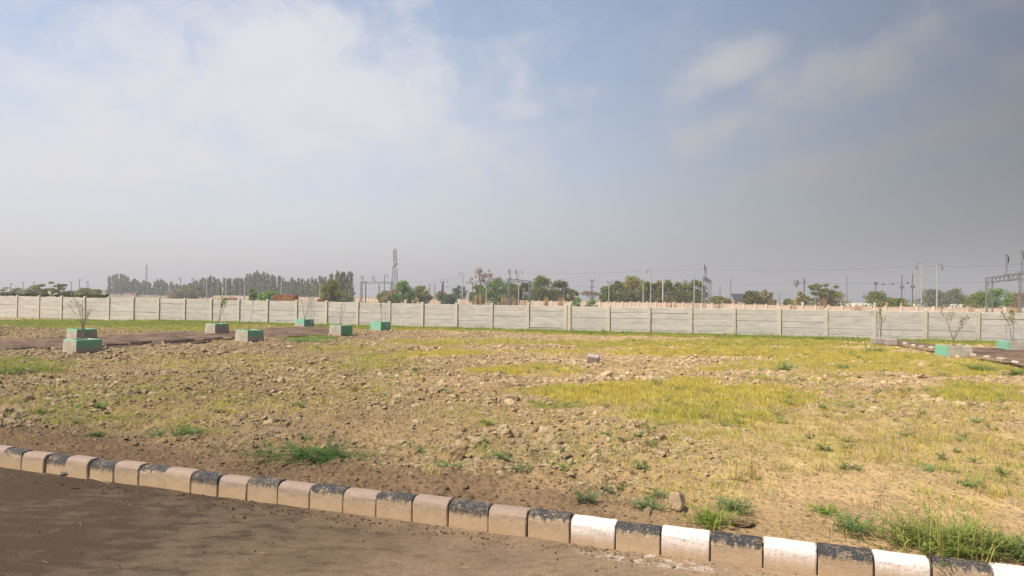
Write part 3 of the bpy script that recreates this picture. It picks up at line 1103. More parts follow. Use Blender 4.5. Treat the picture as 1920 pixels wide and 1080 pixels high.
def build_clods():
    protos = [rock_mesh('clod', 100 + i, M['clod'], 0.62, 2 if i < 5 else 1, 8 + i % 4) for i in range(10)]
    coll = proto_collection('clod_source', protos)
    x1, y1 = sample_field(270000, 5.0, 44, 1.0)
    p = plough(x1, y1)
    k = RNG.random(len(x1)) < np.clip(p * 0.95 + 0.03, 0, 1) * 0.72
    k &= ~(in_poly(x1, y1, LPOLY) | in_poly(x1, y1, RPOLY))
    x1, y1 = x1[k], y1[k]
    n = len(x1)
    r = np.exp(RNG.normal(math.log(0.034), 0.5, n)).clip(0.012, 0.092) * (0.72 + 0.28 * sstep(y1, 6, 14))
    pl = plough(x1, y1)
    r *= (0.55 + 0.5 * np.clip(pl, 0, 1)) * (0.72 + 0.5 * sstep(fbm(x1 * 1.1, y1 * 1.1, 3, 61), 0.35, 0.7))
    # fine crumbs near the road
    x2, y2 = sample_field(42000, 4.2, 13, 1.3)
    n2 = len(x2)
    k2 = RNG.random(n2) < 0.4 + 0.6 * np.clip(plough(x2, y2), 0, 1)
    x2, y2 = x2[k2], y2[k2]
    r2 = np.exp(RNG.normal(math.log(0.011), 0.45, len(x2))).clip(0.004, 0.03)
    x = np.r_[x1, x2]; y = np.r_[y1, y2]; r = np.r_[r, r2]
    n = len(x)
    # the largest near ones become single clods
    size_px = r * F / y
    order = np.argsort(-size_px)
    big = order[:130]
    rest = np.ones(n, bool); rest[big] = False
    z = height(x, y) + r * RNG.uniform(-0.35, 0.2, n)
    rot = np.stack([RNG.normal(0, .35, n), RNG.normal(0, .35, n), RNG.uniform(0, 6.28, n)], 1)
    scl = np.stack([r, r, r], 1) * RNG.uniform(.8, 1.25, (n, 3))
    col = clod_color(x, y, n)
    idx = RNG.integers(0, 10, n)
    instancer('soil_clods', np.stack([x, y, z], 1)[rest], rot[rest], scl[rest], idx[rest], col[rest], coll,
              'countless small clods and crumbs of dry earth over the ploughed plot')
    meshes = [rock_mesh('earth_clod', 300 + i, M['clod1'], 0.62, 3, 10) for i in range(8)]
    for j, i in enumerate(big):
        o = link_mesh('earth_clod', meshes[j % 8])
        o.location = (x[i], y[i], z[i] - 0.05 * r[i])
        o.rotation_euler = tuple(rot[i])
        o.scale = tuple(scl[i] * 1.15)
        o.color = (*col[i], 1)
        tag(o, 'large angular clod of dry earth lying loose on the ploughed plot', 'earth clod', 'large earth clods on the ploughed plot')
    # crumbs swept along the foot of the kerb and litter on the road
    n = 5200
    s = RNG.uniform(-3, 11, n); d = -np.abs(RNG.exponential(0.07, n)) - 0.005
    far = RNG.random(n) < 0.35
    d = np.where(far, -RNG.uniform(0.1, 3.2, n), d)
    x = KP.x + KU.x * s + KN.x * d; y = KP.y + KU.y * s + KN.y * d
    r = np.exp(RNG.normal(math.log(0.006), 0.5, n)).clip(0.002, 0.017) * np.where(far, 0.6, 1.0)
    px, _ = to_px(x, y)
    t = sstep(px, 300, 1500)[:, None]
    col = (np.array([0.15, 0.11, 0.078]) * (1 - t) + np.array([0.40, 0.29, 0.185]) * t) * RNG.normal(1, .25, n)[:, None].clip(.5, 1.8)
    z = np.full(n, 0.008)
    instancer('road_crumbs', np.stack([x, y, z], 1), np.stack([RNG.normal(0, .4, n)] * 2 + [RNG.uniform(0, 6, n)], 1),
              np.stack([r * 1.2, r, r * .8], 1), RNG.integers(5, 10, n), col, coll, 'fine crumbs of earth strewn on the road along the kerb')


def blade(b, base, h, w, lean, az, bend=0.5):
    d = Vector((math.cos(az), math.sin(az), 0))
    s = Vector((-d.y, d.x, 0)) * w / 2
    p0 = Vector(base)
    p1 = p0 + Vector((0, 0, h * 0.55)) + d * lean * h * 0.35
    p2 = p0 + Vector((0, 0, h * (1 - 0.3 * bend * lean))) + d * lean * h
    b.add([p0 - s, p0 + s, p1 + s * .75, p1 - s * .75, p2], [(0, 1, 2, 3), (3, 2, 4)])


def tuft(seed, n, rad, hmin, hmax, w, lean):
    rr = random.Random(seed)
    b = MB()
    for _ in range(n):
        a, q = rr.uniform(0, 6.28), rad * math.sqrt(rr.random())
        blade(b, (q * math.cos(a), q * math.sin(a), -0.01), rr.uniform(hmin, hmax), w * rr.uniform(.7, 1.2), rr.uniform(.1, lean), rr.uniform(0, 6.28))
    return b.mesh('tuft', M['grass'])


def leafy(seed, n, rad, h, leaf):
    """low feathery weed"""
    rr = random.Random(seed)
    b = MB()
    for _ in range(n):
        a = rr.uniform(0, 6.28)
        ln = rr.uniform(.4, 1.0)
        tip = Vector((math.cos(a) * rad * ln, math.sin(a) * rad * ln, h * rr.uniform(.25, 1.0) * (1.15 - 0.5 * ln)))
        for k in range(7):
            t = (k + 1) / 7
            c = Vector((tip.x * t, tip.y * t, tip.z * (1 - (1 - t) ** 2)))
            for sgn in (-1, 1):
                a2 = a + sgn * rr.uniform(.5, 1.2)
                l = leaf * rr.uniform(.6, 1.2)
                e = c + Vector((math.cos(a2) * l, math.sin(a2) * l, rr.uniform(-.1, .5) * l))
                s = Vector((-math.sin(a2), math.cos(a2), 0)) * l * 0.22
                b.add([c, (c + e) / 2 + s, e, (c + e) / 2 - s], [(0, 1, 2, 3)])
    return b.mesh('weed', M['grass'])


GY = np.array([0.60, 0.49, 0.115]); GG = np.array([0.27, 0.36, 0.07]); GB = np.array([0.085, 0.155, 0.065]); GS = np.array([0.52, 0.41, 0.21])


def build_grass():
    protos = [tuft(1, 34, .13, .03, .085, .006, .8), tuft(2, 34, .15, .03, .075, .006, 1.0), tuft(3, 26, .11, .04, .10, .006, .7),
              tuft(4, 8, .06, .08, .19, .0036, .55), tuft(5, 11, .05, .06, .16, .0036, .7), leafy(6, 9, .12, .08, .035), leafy(7, 12, .10, .10, .03)]
    coll = proto_collection('tuft_source', protos)
    x, y = sample_field(230000, 4.4, 45, 0.75)
    g, h = grass_plan(x, y)
    k = RNG.random(len(x)) < np.clip(g * 0.86, 0, 1) ** 1.2
    k |= RNG.random(len(x)) < 0.012
    x, y, g, h = x[k], y[k], g[k], h[k]
    n = len(x)
    px, py = to_px(x, y)
    hh = np.clip(h + RNG.normal(0, .22, n), 0, 1.4)[:, None]
    col = np.where(hh < 1, GY * (1 - hh) + GG * hh, GG * (2 - hh) + GB * (hh - 1))
    dry = (RNG.random(n) < np.where(g < 0.12, 0.85, np.where(g < 0.45, 0.42, 0.18)))[:, None]
    col = np.where(dry, GS * 0.9, col) * RNG.normal(1, .16, n)[:, None].clip(.6, 1.5)
    idx = RNG.integers(0, 3, n)
    tall = RNG.random(n) < np.where((px > 1100) & (py > 770), 0.5, 0.08)
    idx = np.where(tall, RNG.integers(3, 5, n), idx)
    wd = wall_d(x, y)
    s = RNG.uniform(.75, 1.3, n) * np.where(wd < 1.3, 2.3, np.where(wd < 2.4, 1.4, 1.0)) * np.where(g < 0.35, 0.85, 1.0)
    weed = RNG.random(n) < np.where(g < 0.4, 0.03, 0.01)
    idx = np.where(weed, RNG.integers(5, 7, n), idx)
    col = np.where(weed[:, None], np.array([0.15, 0.22, 0.085]) * RNG.normal(1.1, .2, n)[:, None], col)
    rot = np.stack([RNG.normal(0, .1, n), RNG.normal(0, .1, n), RNG.uniform(0, 6.28, n)], 1)
    z = height(x, y)
    instancer('grass', np.stack([x, y, z], 1), rot, np.stack([s, s, s], 1), idx, np.clip(col, .02, .7), coll,
              'short yellow-green grass growing in patches over the plot and along the wall')
    print('grass', n)
    # straw litter on road and verge
    b = MB()
    rr = random.Random(4)
    for _ in range(190):
        if rr.random() < 0.55:
            s0, d0 = rr.uniform(-2, 9.5), -rr.uniform(0.02, 2.6)
        else:
            s0, d0 = rr.uniform(-2, 9.5), rr.uniform(0.15, 1.6)
        x0 = KP.x + KU.x * s0 + KN.x * d0; y0 = KP.y + KU.y * s0 + KN.y * d0
        z0 = 0.012 if d0 < 0 else gz(x0, y0) + 0.01
        a = rr.gauss(-0.3, 0.7); L = rr.choice((.02, .035, .05, .09)) * rr.uniform(.6, 1.3)
        e = Vector((math.cos(a) * L, math.sin(a) * L, rr.uniform(0, .012)))
        b.cur = tuple(np.array((0.44, 0.25, 0.12)) * rr.uniform(.6, 1.2))
        b.tube([(x0, y0, z0), Vector((x0, y0, z0 + .006)) + e * .5, Vector((x0, y0, z0)) + e], 0.0014, 3, False)
    tag(b.build('straw_litter', M['straw']), 'dry straw bits scattered on the road and verge', kind='stuff')
    # the long pale stalk lying against the kerb foot
    b = MB(); b.cur = (0.5, 0.36, 0.2)
    pts = [on_ground(px, py, 0.02) for px, py in ((112, 889), (140, 893.5), (172, 897), (193, 903), (207, 907))]
    b.tube(pts, [.004, .004, .0035, .003, .002], 5)
    tag(b.build('dry_stalk', M['straw']), 'long pale dry stalk lying on the road along the kerb', 'stalk')


# --------------------------------------------------------------- weeds, stones
def weed_thing(px, py, rad, h, n, leaf, colr, label, seed, straw=0, name='weed', cat='weed', stretch=1.0):
    p = on_ground(px, py, 0.08)
    z = gz(p.x, p.y)
    p = on_ground(px, py, z)
    rr = random.Random(seed)
    b = MB()
    for _ in range(n):
        a = rr.uniform(0, 6.28); ln = rr.uniform(.25, 1.0)
        off = Vector((rr.gauss(0, .28) * rad * stretch, rr.gauss(0, .28) * rad, 0))
        tip = Vector((math.cos(a) * rad * ln * stretch, math.sin(a) * rad * ln, h * rr.uniform(.3, 1.0) * (1.15 - 0.55 * ln)))
        base = tuple(np.array(colr) * rr.uniform(.65, 1.4) * np.array([1.55, 1.4, 1.3]))
        b.cur = base
        m = max(5, int(rad * ln / leaf * 2.0))
        for k in range(m):
            t = (k + 1) / m
            c = off + Vector((tip.x * t, tip.y * t, tip.z * (1 - (1 - t) ** 2)))
            for sgn in (-1, 1):
                a2 = a + sgn * rr.uniform(.35, 1.1)
                l = leaf * rr.uniform(.5, 1.2) * (1.15 - .5 * t)
                e = c + Vector((math.cos(a2) * l, math.sin(a2) * l, rr.uniform(-.1, .7) * l))
                s = Vector((-math.sin(a2), math.cos(a2), 0)) * l * 0.13
                b.add([c, (c + e) / 2 + s, e, (c + e) / 2 - s], [(0, 1, 2, 3)])
        b.tube([off, off + Vector((tip.x * .5, tip.y * .5, tip.z * .75)), off + tip], [.002, .0016, .001], 3, False)
    for _ in range(straw):
        b.cur = tuple(np.array((0.40, 0.37, 0.11)) * rr.uniform(.6, 1.15))
        off = Vector((rr.gauss(0, .4) * rad * stretch, rr.gauss(0, .4) * rad, 0))
        blade(b, off, h * rr.uniform(.7, 1.5), .006, rr.uniform(.2, 1.3), rr.uniform(0, 6.28), .8)
    o = b.build(name, M['leaf'], None, (p.x, p.y, z - 0.005))
    tag(o, label, cat)
    return o


def build_weeds():
    bg = (0.10, 0.17, 0.075); fg = (0.14, 0.23, 0.05); gr = (0.11, 0.16, 0.085)
    weed_thing(1770, 1032, .42, .27, 125, .050, (0.16, 0.22, 0.065), 'largest green weed bush sprawling over the kerb at lower right', 1, 150, stretch=1.15)
    weed_thing(1900, 1040, .30, .16, 80, .045, (0.11, 0.17, 0.065), 'dark green weed behind the kerb, right of the large bush', 2, 40)
    weed_thing(1598, 992, .17, .13, 60, .035, bg, 'blue-green weed just left of the large weed bush', 3, 10)
    weed_thing(1545, 962, .13, .09, 36, .03, fg, 'small green weed behind the white kerb blocks, beyond the blue-green one', 4, 14)
    weed_thing(585, 858, .50, .14, 110, .05, (0.06, 0.12, 0.045), 'wide bright green weed mat on the ploughed plot behind the dusty kerb', 5, 40, stretch=1.3)
    weed_thing(1097, 940, .12, .12, 42, .032, gr, 'round grey-green weed tuft on the brown berm above the first white kerb block', 6)
    weed_thing(1140, 928, .09, .09, 26, .03, gr, 'small grey-green weed right of the round tuft', 7)
    weed_thing(1168, 918, .08, .06, 22, .03, (.07, .12, .05), 'small dark weed beside a clod above the berm', 8)
    weed_thing(1210, 951, .16, .07, 46, .035, bg, 'low spreading weed left of the rounded stone', 9)
    weed_thing(1235, 935, .11, .10, 36, .032, gr, 'grey-green weed behind the rounded stone', 10)
    weed_thing(1330, 980, .20, .12, 50, .04, fg, 'fresh green grassy weed on the berm right of the rounded stone', 11, 60)
    weed_thing(1375, 955, .16, .11, 46, .035, bg, 'green weed right of the grassy weed, above the white kerb', 12, 14)
    weed_thing(975, 886, .17, .10, 50, .035, gr, 'grey-green weed beside a fresher green one in mid plot', 13)
    weed_thing(1045, 878, .20, .07, 50, .035, (0.13, 0.22, 0.05), 'flat fresh green weed right of the grey-green one', 14, 10)
    weed_thing(935, 862, .14, .09, 40, .03, bg, 'weed tuft behind the grey-green weed in mid plot', 15)
    weed_thing(828, 880, .20, .07, 50, .035, (0.085, 0.16, 0.05), 'flat dark green weed behind the dusty kerb blocks', 16)
    weed_thing(735, 865, .09, .07, 26, .03, gr, 'small weed between the wide green mat and the flat dark weed', 17)
    weed_thing(350, 820, .22, .13, 60, .045, (0.075, 0.125, 0.05), 'dark green weed on the soil behind the left kerb blocks', 18)
    weed_thing(297, 818, .13, .10, 34, .035, gr, 'smaller weed left of the dark green weed', 19)
    weed_thing(178, 818, .16, .06, 34, .04, (0.08, .12, .05), 'flat weed on the dark soil near the left end of the kerb', 20)
    weed_thing(1470, 694, .30, .28, 70, .06, (0.13, 0.23, 0.09), 'pale green bushy weed standing in the right half of the field', 21)
    weed_thing(1502, 690, .22, .13, 36, .05, (0.13, 0.2, 0.08), 'low weed right of the pale green bushy weed', 22)
    weed_thing(1580, 692, .30, .18, 50, .055, gr, 'greyish weed further right in the far field', 23)
    weed_thing(1385, 902, .06, .18, 8, .028, (0.22, .2, .06), 'upright thin weed with brown stems in the right field', 24, 9)
    weed_thing(1412, 898, .06, .22, 8, .028, (0.26, .2, .07), 'taller upright dry weed beside the thin one', 25, 10)
    weed_thing(1690, 742, .12, .24, 16, .035, (0.24, .17, .06), 'sparse dry upright stalks in the far right field', 26, 26)
    weed_thing(665, 737, .14, .24, 20, .04, (0.15, .13, .05), 'dark dry upright stalks in the left half of the field', 27, 30)
    weed_thing(1838, 694, .5, .22, 70, .06, (0.12, .2, .07), 'green weed patch below the kerb of the right side road', 28, 30)
    weed_thing(1905, 702, .4, .2, 50, .06, (0.11, .18, .065), 'green weed patch at the right edge below the side road', 29, 20)
    weed_thing(1640, 660, .45, .22, 50, .07, (0.12, .18, .065), 'weed clump by the end of the right side road near the low slabs', 30, 20)
    weed_thing(575, 641, .9, .14, 70, .08, (0.09, .19, .06), 'bright green weed patch right of the kerbside planter on bare brown soil', 31, 30)
    weed_thing(655, 630, .5, .2, 40, .08, (0.09, .17, .06), 'weeds round the foot of the planter nearest the field centre', 32, 20)
    weed_thing(30, 700, .6, .16, 70, .06, (0.085, .135, .045), 'dark green weed patch at the left edge of the field', 33, 30)
    weed_thing(910, 795, .11, .09, 30, .03, fg, 'small fresh green tuft among the clods in mid field', 34, 16)
    weed_thing(1765, 862, .06, .12, 22, .03, (0.07, .12, .06), 'small dark bluish weed in the lower right field', 35)
    weed_thing(1590, 880, .14, .08, 34, .03, gr, 'low grey-green weed in the right field above the bush', 36)


def build_stones():
    def stone(px, py, sx, sy, sz, seed, mat, label, name='stone', cat='stone', rot=(0, 0, 0), cuts=7, col=None, lift=.35):
        p = on_ground(px, py, 0.12)
        p = on_ground(px, py, gz(p.x, p.y) + .02)
        o = link_mesh(name, rock_mesh(name, seed, mat, 1.0, 3, cuts))
        o.location = (p.x, p.y + sy * .6, p.z + sz * lift)
        o.scale = (sx, sy, sz); o.rotation_euler = rot
        if col: o.color = (*col, 1)
        tag(o, label, cat)
    stone(1273, 958, .07, .06, .095, 501, M['stone'], 'smooth rounded upright stone on the berm above the second black and white blocks', cuts=4, lift=.7)
    stone(855, 862, .15, .10, .09, 502, M['clod1'], 'big tilted slab-like clod in mid field behind the kerb', 'earth_clod', 'earth clod', (.5, -.5, .6), 9, (.44, .31, .17), .6)
    stone(1395, 985, .10, .07, .045, 503, M['clod1'], 'pale low clod lying on the berm right of the rounded stone', 'earth_clod', 'earth clod', (0, 0, .3), 8, (.42, .29, .17))
    stone(520, 812, .17, .08, .04, 505, M['clod1'], 'long pale flat clod on the darker left part of the plot', 'earth_clod', 'earth clod', (.1, .1, -.3), 8, (.4, .31, .2), .6)
    stone(117, 891, .035, .025, .02, 506, M['clod1'], 'small pale stone on the road at the kerb foot beside the dry stalk', 'stone', 'stone', (0, 0, 0), 6, (.34, .3, .25))
    # grey broken brick / slab
    p = on_ground(1112, 684, 0.0)
    b = MB(); b.box((0, 0, 0.13), (.30, .20, .21))
    o = b.build('concrete_block', M['slab'], None, (p.x, p.y, gz(p.x, p.y) - 0.02), -.25)
    o.rotation_euler = (.35, .12, -.3)
    bv = o.modifiers.new('edge', 'BEVEL'); bv.width = .015; bv.segments = 2
    tag(o, 'grey broken concrete block lying alone in the far field', 'block')
    # low broken slabs at the end of the side road
    for i, (px, py, w, lab) in enumerate(((1656, 645, .62, 'weathered grey slab lying left of its neighbour near the wall'),
                                          (1676, 647, .42, 'shorter grey slab at the end of the black and white side kerb'))):
        p = on_ground(px, py, 0.0)
        b = MB(); b.box((0, 0, 0.14), (w, .45, .26))
        o = b.build('concrete_slab', M['slab'], None, (p.x, p.y + .25, -0.03), -.12 - .1 * i)
        bv = o.modifiers.new('edge', 'BEVEL'); bv.width = .03; bv.segments = 2
        tag(o, lab, 'slab')


# --------------------------------------------------------------- planters and saplings
def planter(px, py, yaw, label, green=0.1, grime=0.2, a=0.76, h=0.43, z=0.0):
    """px,py: foot of the near corner"""
    p = on_ground(px, py, z)
    c, s = math.cos(yaw), math.sin(yaw)
    loc = (p.x, p.y, z)
    root = empty('planter', loc, yaw)
    tag(root, label, 'planter', 'square concrete planters')
    b = MB()
    t = 0.075
    k = 0.93                                 # slight batter
    o0, o1 = a / 2, a / 2 * k
    i1, i0 = o1 - t, o1 - t
    rings = [(o0, -0.12), (o0, 0.0), (o1 + .004, h - .012), (o1 - .006, h), (i1 + .006, h), (i1, h - .012), (i0, h - .14)]
    vs, fs = [], []
    for r, zz in rings:
        vs += [(-r, -r, zz), (r, -r, zz), (r, r, zz), (-r, r, zz)]
    for i in range(len(rings) - 1):
        for q in range(4):
            fs.append((i * 4 + q, i * 4 + (q + 1) % 4, (i + 1) * 4 + (q + 1) % 4, (i + 1) * 4 + q))
    b.add(vs, fs)
    sh = b.build('shell', M['planter'], root)
    sh.color = (green, grime, 1.0 if yaw < -.3 else 0.0, 1)
    n = 9
    g = np.linspace(-i0, i0, n)
    gx, gy = np.meshgrid(g, g)
    gzv = h - .07 + 0.05 * np.exp(-(gx ** 2 + gy ** 2) / .04) + (fbm(gx * 9, gy * 9, 3, 77) - .5) * .05
    cc = np.tile(np.array([.22, .15, .095]), (n, n, 1))
    link_mesh('soil', grid_mesh('soil', gx, gy, gzv, M['soil'], cc), root)
    return root


def sapling(x, y, z0, h, label, stems=1, spread=.15, lean=(0, 0), leaves=30, col=(.2, .26, .06), leaf=.05, top=.55, seed=0, twigs=6, thick=.011, fan=0):
    root = empty('sapling', (x, y, z0))
    tag(root, label, 'sapling', 'saplings growing in planters')
    rr = random.Random(seed)
    b = MB(); lf = MB()
    tips = []

    def branch(p, d, L, r, depth):
        pts, rad = [p.copy()], [r]
        q = p.copy()
        dd = d.copy()
        for k in range(5):
            dd = (dd + Vector((rr.gauss(0, .09), rr.gauss(0, .09), .02))).normalized()
            q = q + dd * L / 5
            pts.append(q.copy()); rad.append(r * (1 - .13 * (k + 1)))
            if depth > 0 and k >= (1 if depth == 1 else 2) and rr.random() < .8:
                a = rr.uniform(0, 6.28)
                nd = (dd + Vector((math.cos(a), math.sin(a), .25)) * rr.uniform(.35, .75)).normalized()
                branch(q, nd, L * rr.uniform(.35, .55), r * .55, depth - 1)
            tips.append((q.copy(), k))
        b.tube(pts, rad, 4, True)
    if fan:
        k = .34 if fan > 4 else .22
        b.tube([(0, 0, -.05), (.01, .005, h * k * .5), (0, 0, h * k)], [thick * 1.8, thick * 1.6, thick * 1.4], 5)
        for s in range(fan):
            a = s * 6.28 / fan + rr.uniform(-.4, .4)
            d = Vector((lean[0] + math.cos(a) * spread * rr.uniform(.5, 1.2), math.sin(a) * spread, 1)).normalized()
            branch(Vector((0, 0, h * k * rr.uniform(.8, 1.0))), d, h * (1 - k) * rr.uniform(.75, 1.0), thick * 1.1, 2)
    for s in range(0 if fan else stems):
        a = rr.uniform(0, 6.28)
        d = Vector((lean[0] + math.cos(a) * spread * (s > 0 or stems > 1), lean[1] + math.sin(a) * spread * (s > 0 or stems > 1), 1)).normalized()
        branch(Vector((rr.gauss(0, .02), rr.gauss(0, .02), -.05)), d, h * rr.uniform(.85, 1.0), thick * 1.35, 2)
    b.build('stem', M['twig'], root)
    if leaves:
        zc = h * top
        cand = [t for t, k in tips if t.z > zc] or [t for t, k in tips]
        for _ in range(leaves):
            c = rr.choice(cand) + Vector((rr.gauss(0, .03), rr.gauss(0, .03), rr.gauss(0, .03)))
            a = rr.uniform(0, 6.28)
            d = Vector((math.cos(a), math.sin(a), rr.uniform(-.8, .3))).normalized() * leaf * rr.uniform(.6, 1.3)
            s = d.cross(Vector((rr.gauss(0, 1), rr.gauss(0, 1), rr.gauss(0, 1)))).normalized() * leaf * .28
            lf.cur = tuple(np.array(col) * rr.uniform(.65, 1.35))
            lf.add([c, c + d * .5 + s, c + d, c + d * .5 - s], [(0, 1, 2, 3)])
        lf.build('leaves', M['leaf'], root)
    return root


def tree_guard(x, y, z0, h, r, label):
    root = empty('tree_guard', (x, y, z0))
    tag(root, label, 'tree guard')
    for k in range(4):
        a = k * math.pi / 2 + .4
        b = MB(); b.tube([(0, 0, -.1), (.01, 0, h * .5), (0, 0, h)], .007, 4)
        b.build('stake', M['netting'], root, (math.cos(a) * r, math.sin(a) * r, 0))
    b = MB()
    n = 22
    for k in range(n):
        a = 2 * math.pi * k / n
        for sg in (-1, 1):
            pts = [(math.cos(a + sg * t * 1.2) * r, math.sin(a + sg * t * 1.2) * r, .05 + t * (h - .1)) for t in (0, .25, .5, .75, 1)]
            b.tube(pts, .0017, 3, False)
    tag(b.build('netting', M['netting'], root))


def build_planters():
    yl = R(-31)
    specs = [
        (142, 666.8, yl, 'nearest left planter, grey concrete with green-splashed rim, bare sapling in it', -.04, .42),
        (143, 640, yl, 'planter with green upper edge standing right behind the nearest left one', .08, .1),
        (403, 625.5, yl, 'low planter with green rim across the brown track, near the wall', 0.0, .12),
        (464, 641.5, yl, 'grey planter with pale left face at the end of the dark kerb', -.05, .5),
        (570, 613.5, yl, 'mostly green planter close to the wall, farthest of the left ones', .55, .9),
        (639, 628.5, yl, 'planter with pale left face and green right side on bare brown soil', 0.0, .8),
        (714, 619.5, yl, 'fully green painted planter near the wall, rightmost of the left ones', 1.0, .5),
        (1774, 668.5, R(-8), 'low planter with bright green left side beside the right kerb', -.06, 1.0),
        (1890, 656.5, R(-8), 'planter with green left side at the far kerb on the right edge', -.03, 1.0)]
    out = []
    for (px, py, yaw, lab, gr, sd) in specs:
        right = px > 1500
        a, h = (0.82, .34) if right else (0.74, .43)
        # near corner is local (-a/2,-a/2) for right ones, (+a/2,-a/2) for the left ones
        p = on_ground(px, py, 0.0)
        lx = (-a / 2 if right else a / 2); ly = -a / 2
        cx = p.x - (lx * math.cos(yaw) - ly * math.sin(yaw))
        cy = p.y - (lx * math.sin(yaw) + ly * math.cos(yaw))
        r = planter(px, py, yaw, lab, gr, sd, a, h, 0.0)
        r.location = (cx, cy, 0.0)
        out.append((cx, cy, h))
    A, B, C, D, E, G, H, I, J = out
    zz = .36
    sapling(A[0], A[1], zz, 1.12, 'bare many-twigged sapling in the nearest left planter', 5, .30, (0, 0), 5, (.35, .2, .05), .05, .8, 1, thick=.0075, fan=9)
    sapling(C[0], C[1], zz, 1.22, 'sapling leaning right with bright green crown above the low planter across the track', 2, .08, (.22, 0), 150, (.16, .28, .05), .085, .68, 2, thick=.014)
    sapling(D[0], D[1], zz, 1.45, 'thin nearly leafless sapling in the planter by the dark kerb', 1, .1, (.06, 0), 10, (.3, .24, .07), .06, .6, 3, thick=.009)
    sapling(E[0], E[1], zz, 1.75, 'yellowish sapling in the mostly green planter close to the wall', 3, .14, (.06, 0), 70, (.36, .33, .08), .08, .55, 4, thick=.012)
    sapling(G[0], G[1], zz, 1.65, 'slender forked sapling in the planter on bare brown soil', 2, .12, (.1, 0), 30, (.3, .28, .07), .06, .7, 5, thick=.012)
    sapling(H[0], H[1], zz, 1.25, 'slim yellow-leaved sapling in the fully green planter', 1, .1, (.02, 0), 45, (.38, .32, .06), .08, .6, 6, thick=.012)
    sapling(I[0], I[1], .28, 1.15, 'wide sparse sapling in the low planter beside the right kerb', 3, .55, (0, 0), 120, (.2, .23, .07), .06, .5, 7, thick=.015, fan=4)
    sapling(J[0], J[1], .28, 1.0, 'sapling with a dense green tuft in the planter at the right edge', 2, .14, (0, 0), 130, (.2, .27, .05), .075, .55, 8, thick=.014)
    p = on_ground(1657, 641, 0.0)
    sapling(p.x, p.y + .2, 0.0, 1.38, 'upright sapling with yellow-green leaves growing behind the grey slabs', 3, .16, (0, 0), 110, (.36, .37, .1), .075, .55, 9, thick=.016)
    tree_guard(p.x + .1, p.y + .25, 0, .95, .33, 'pale net guard on stakes round the sapling behind the grey slabs')
    tree_guard(E[0] + .35, E[1], .1, 1.6, .16, 'pale net guard beside the yellowish sapling near the wall')
    tree_guard(H[0] + .3, H[1], .1, 1.2, .26, 'pale net guard in the fully green planter near the wall')
    tree_guard(J[0], J[1], .1, .95, .26, 'grey net guard round the dense sapling at the right edge')


# --------------------------------------------------------------- trees
def leaf_cloud(b, centers, n, leaf, cols, rr):
    for _ in range(n):
        c, r = rr.choice(centers)
        d = Vector((rr.gauss(0, 1), rr.gauss(0, 1), rr.gauss(0, 1))).normalized() * (rr.random() ** .45)
        p = Vector(c) + Vector((d.x * r[0], d.y * r[1], d.z * r[2]))
        u = Vector((rr.gauss(0, 1), rr.gauss(0, 1), rr.gauss(0, .7))).normalized()
        w = u.cross(Vector((rr.gauss(0, 1), rr.gauss(0, 1), rr.gauss(0, 1)))).normalized()
        l = leaf * rr.uniform(.55, 1.35)
        u *= l; w *= l * .55
        b.cur = tuple(np.array(rr.choice(cols)) * rr.uniform(.82, 1.45))
        b.add([p - u, p + w * .9, p + u, p - w], [(0, 1, 2, 3)])


OL = [(.225, .225, .055), (.18, .19, .05), (.28, .25, .065)]
GRN = [(.155, .205, .04), (.12, .17, .035), (.205, .23, .05)]
BRT = [(.17, .29, .05), (.14, .25, .045), (.22, .32, .07)]
EUC = [(.17, .195, .10), (.14, .165, .085), (.20, .22, .115)]
YEL = [(.40, .31, .06), (.31, .27, .055), (.36, .27, .06)]
BRN = [(.32, .23, .13), (.27, .2, .12), (.36, .27, .17)]
GRY = [(.18, .195, .13), (.15, .165, .11), (.21, .22, .15)]
PNK = [(.38, .26, .19), (.32, .22, .16), (.42, .31, .24)]


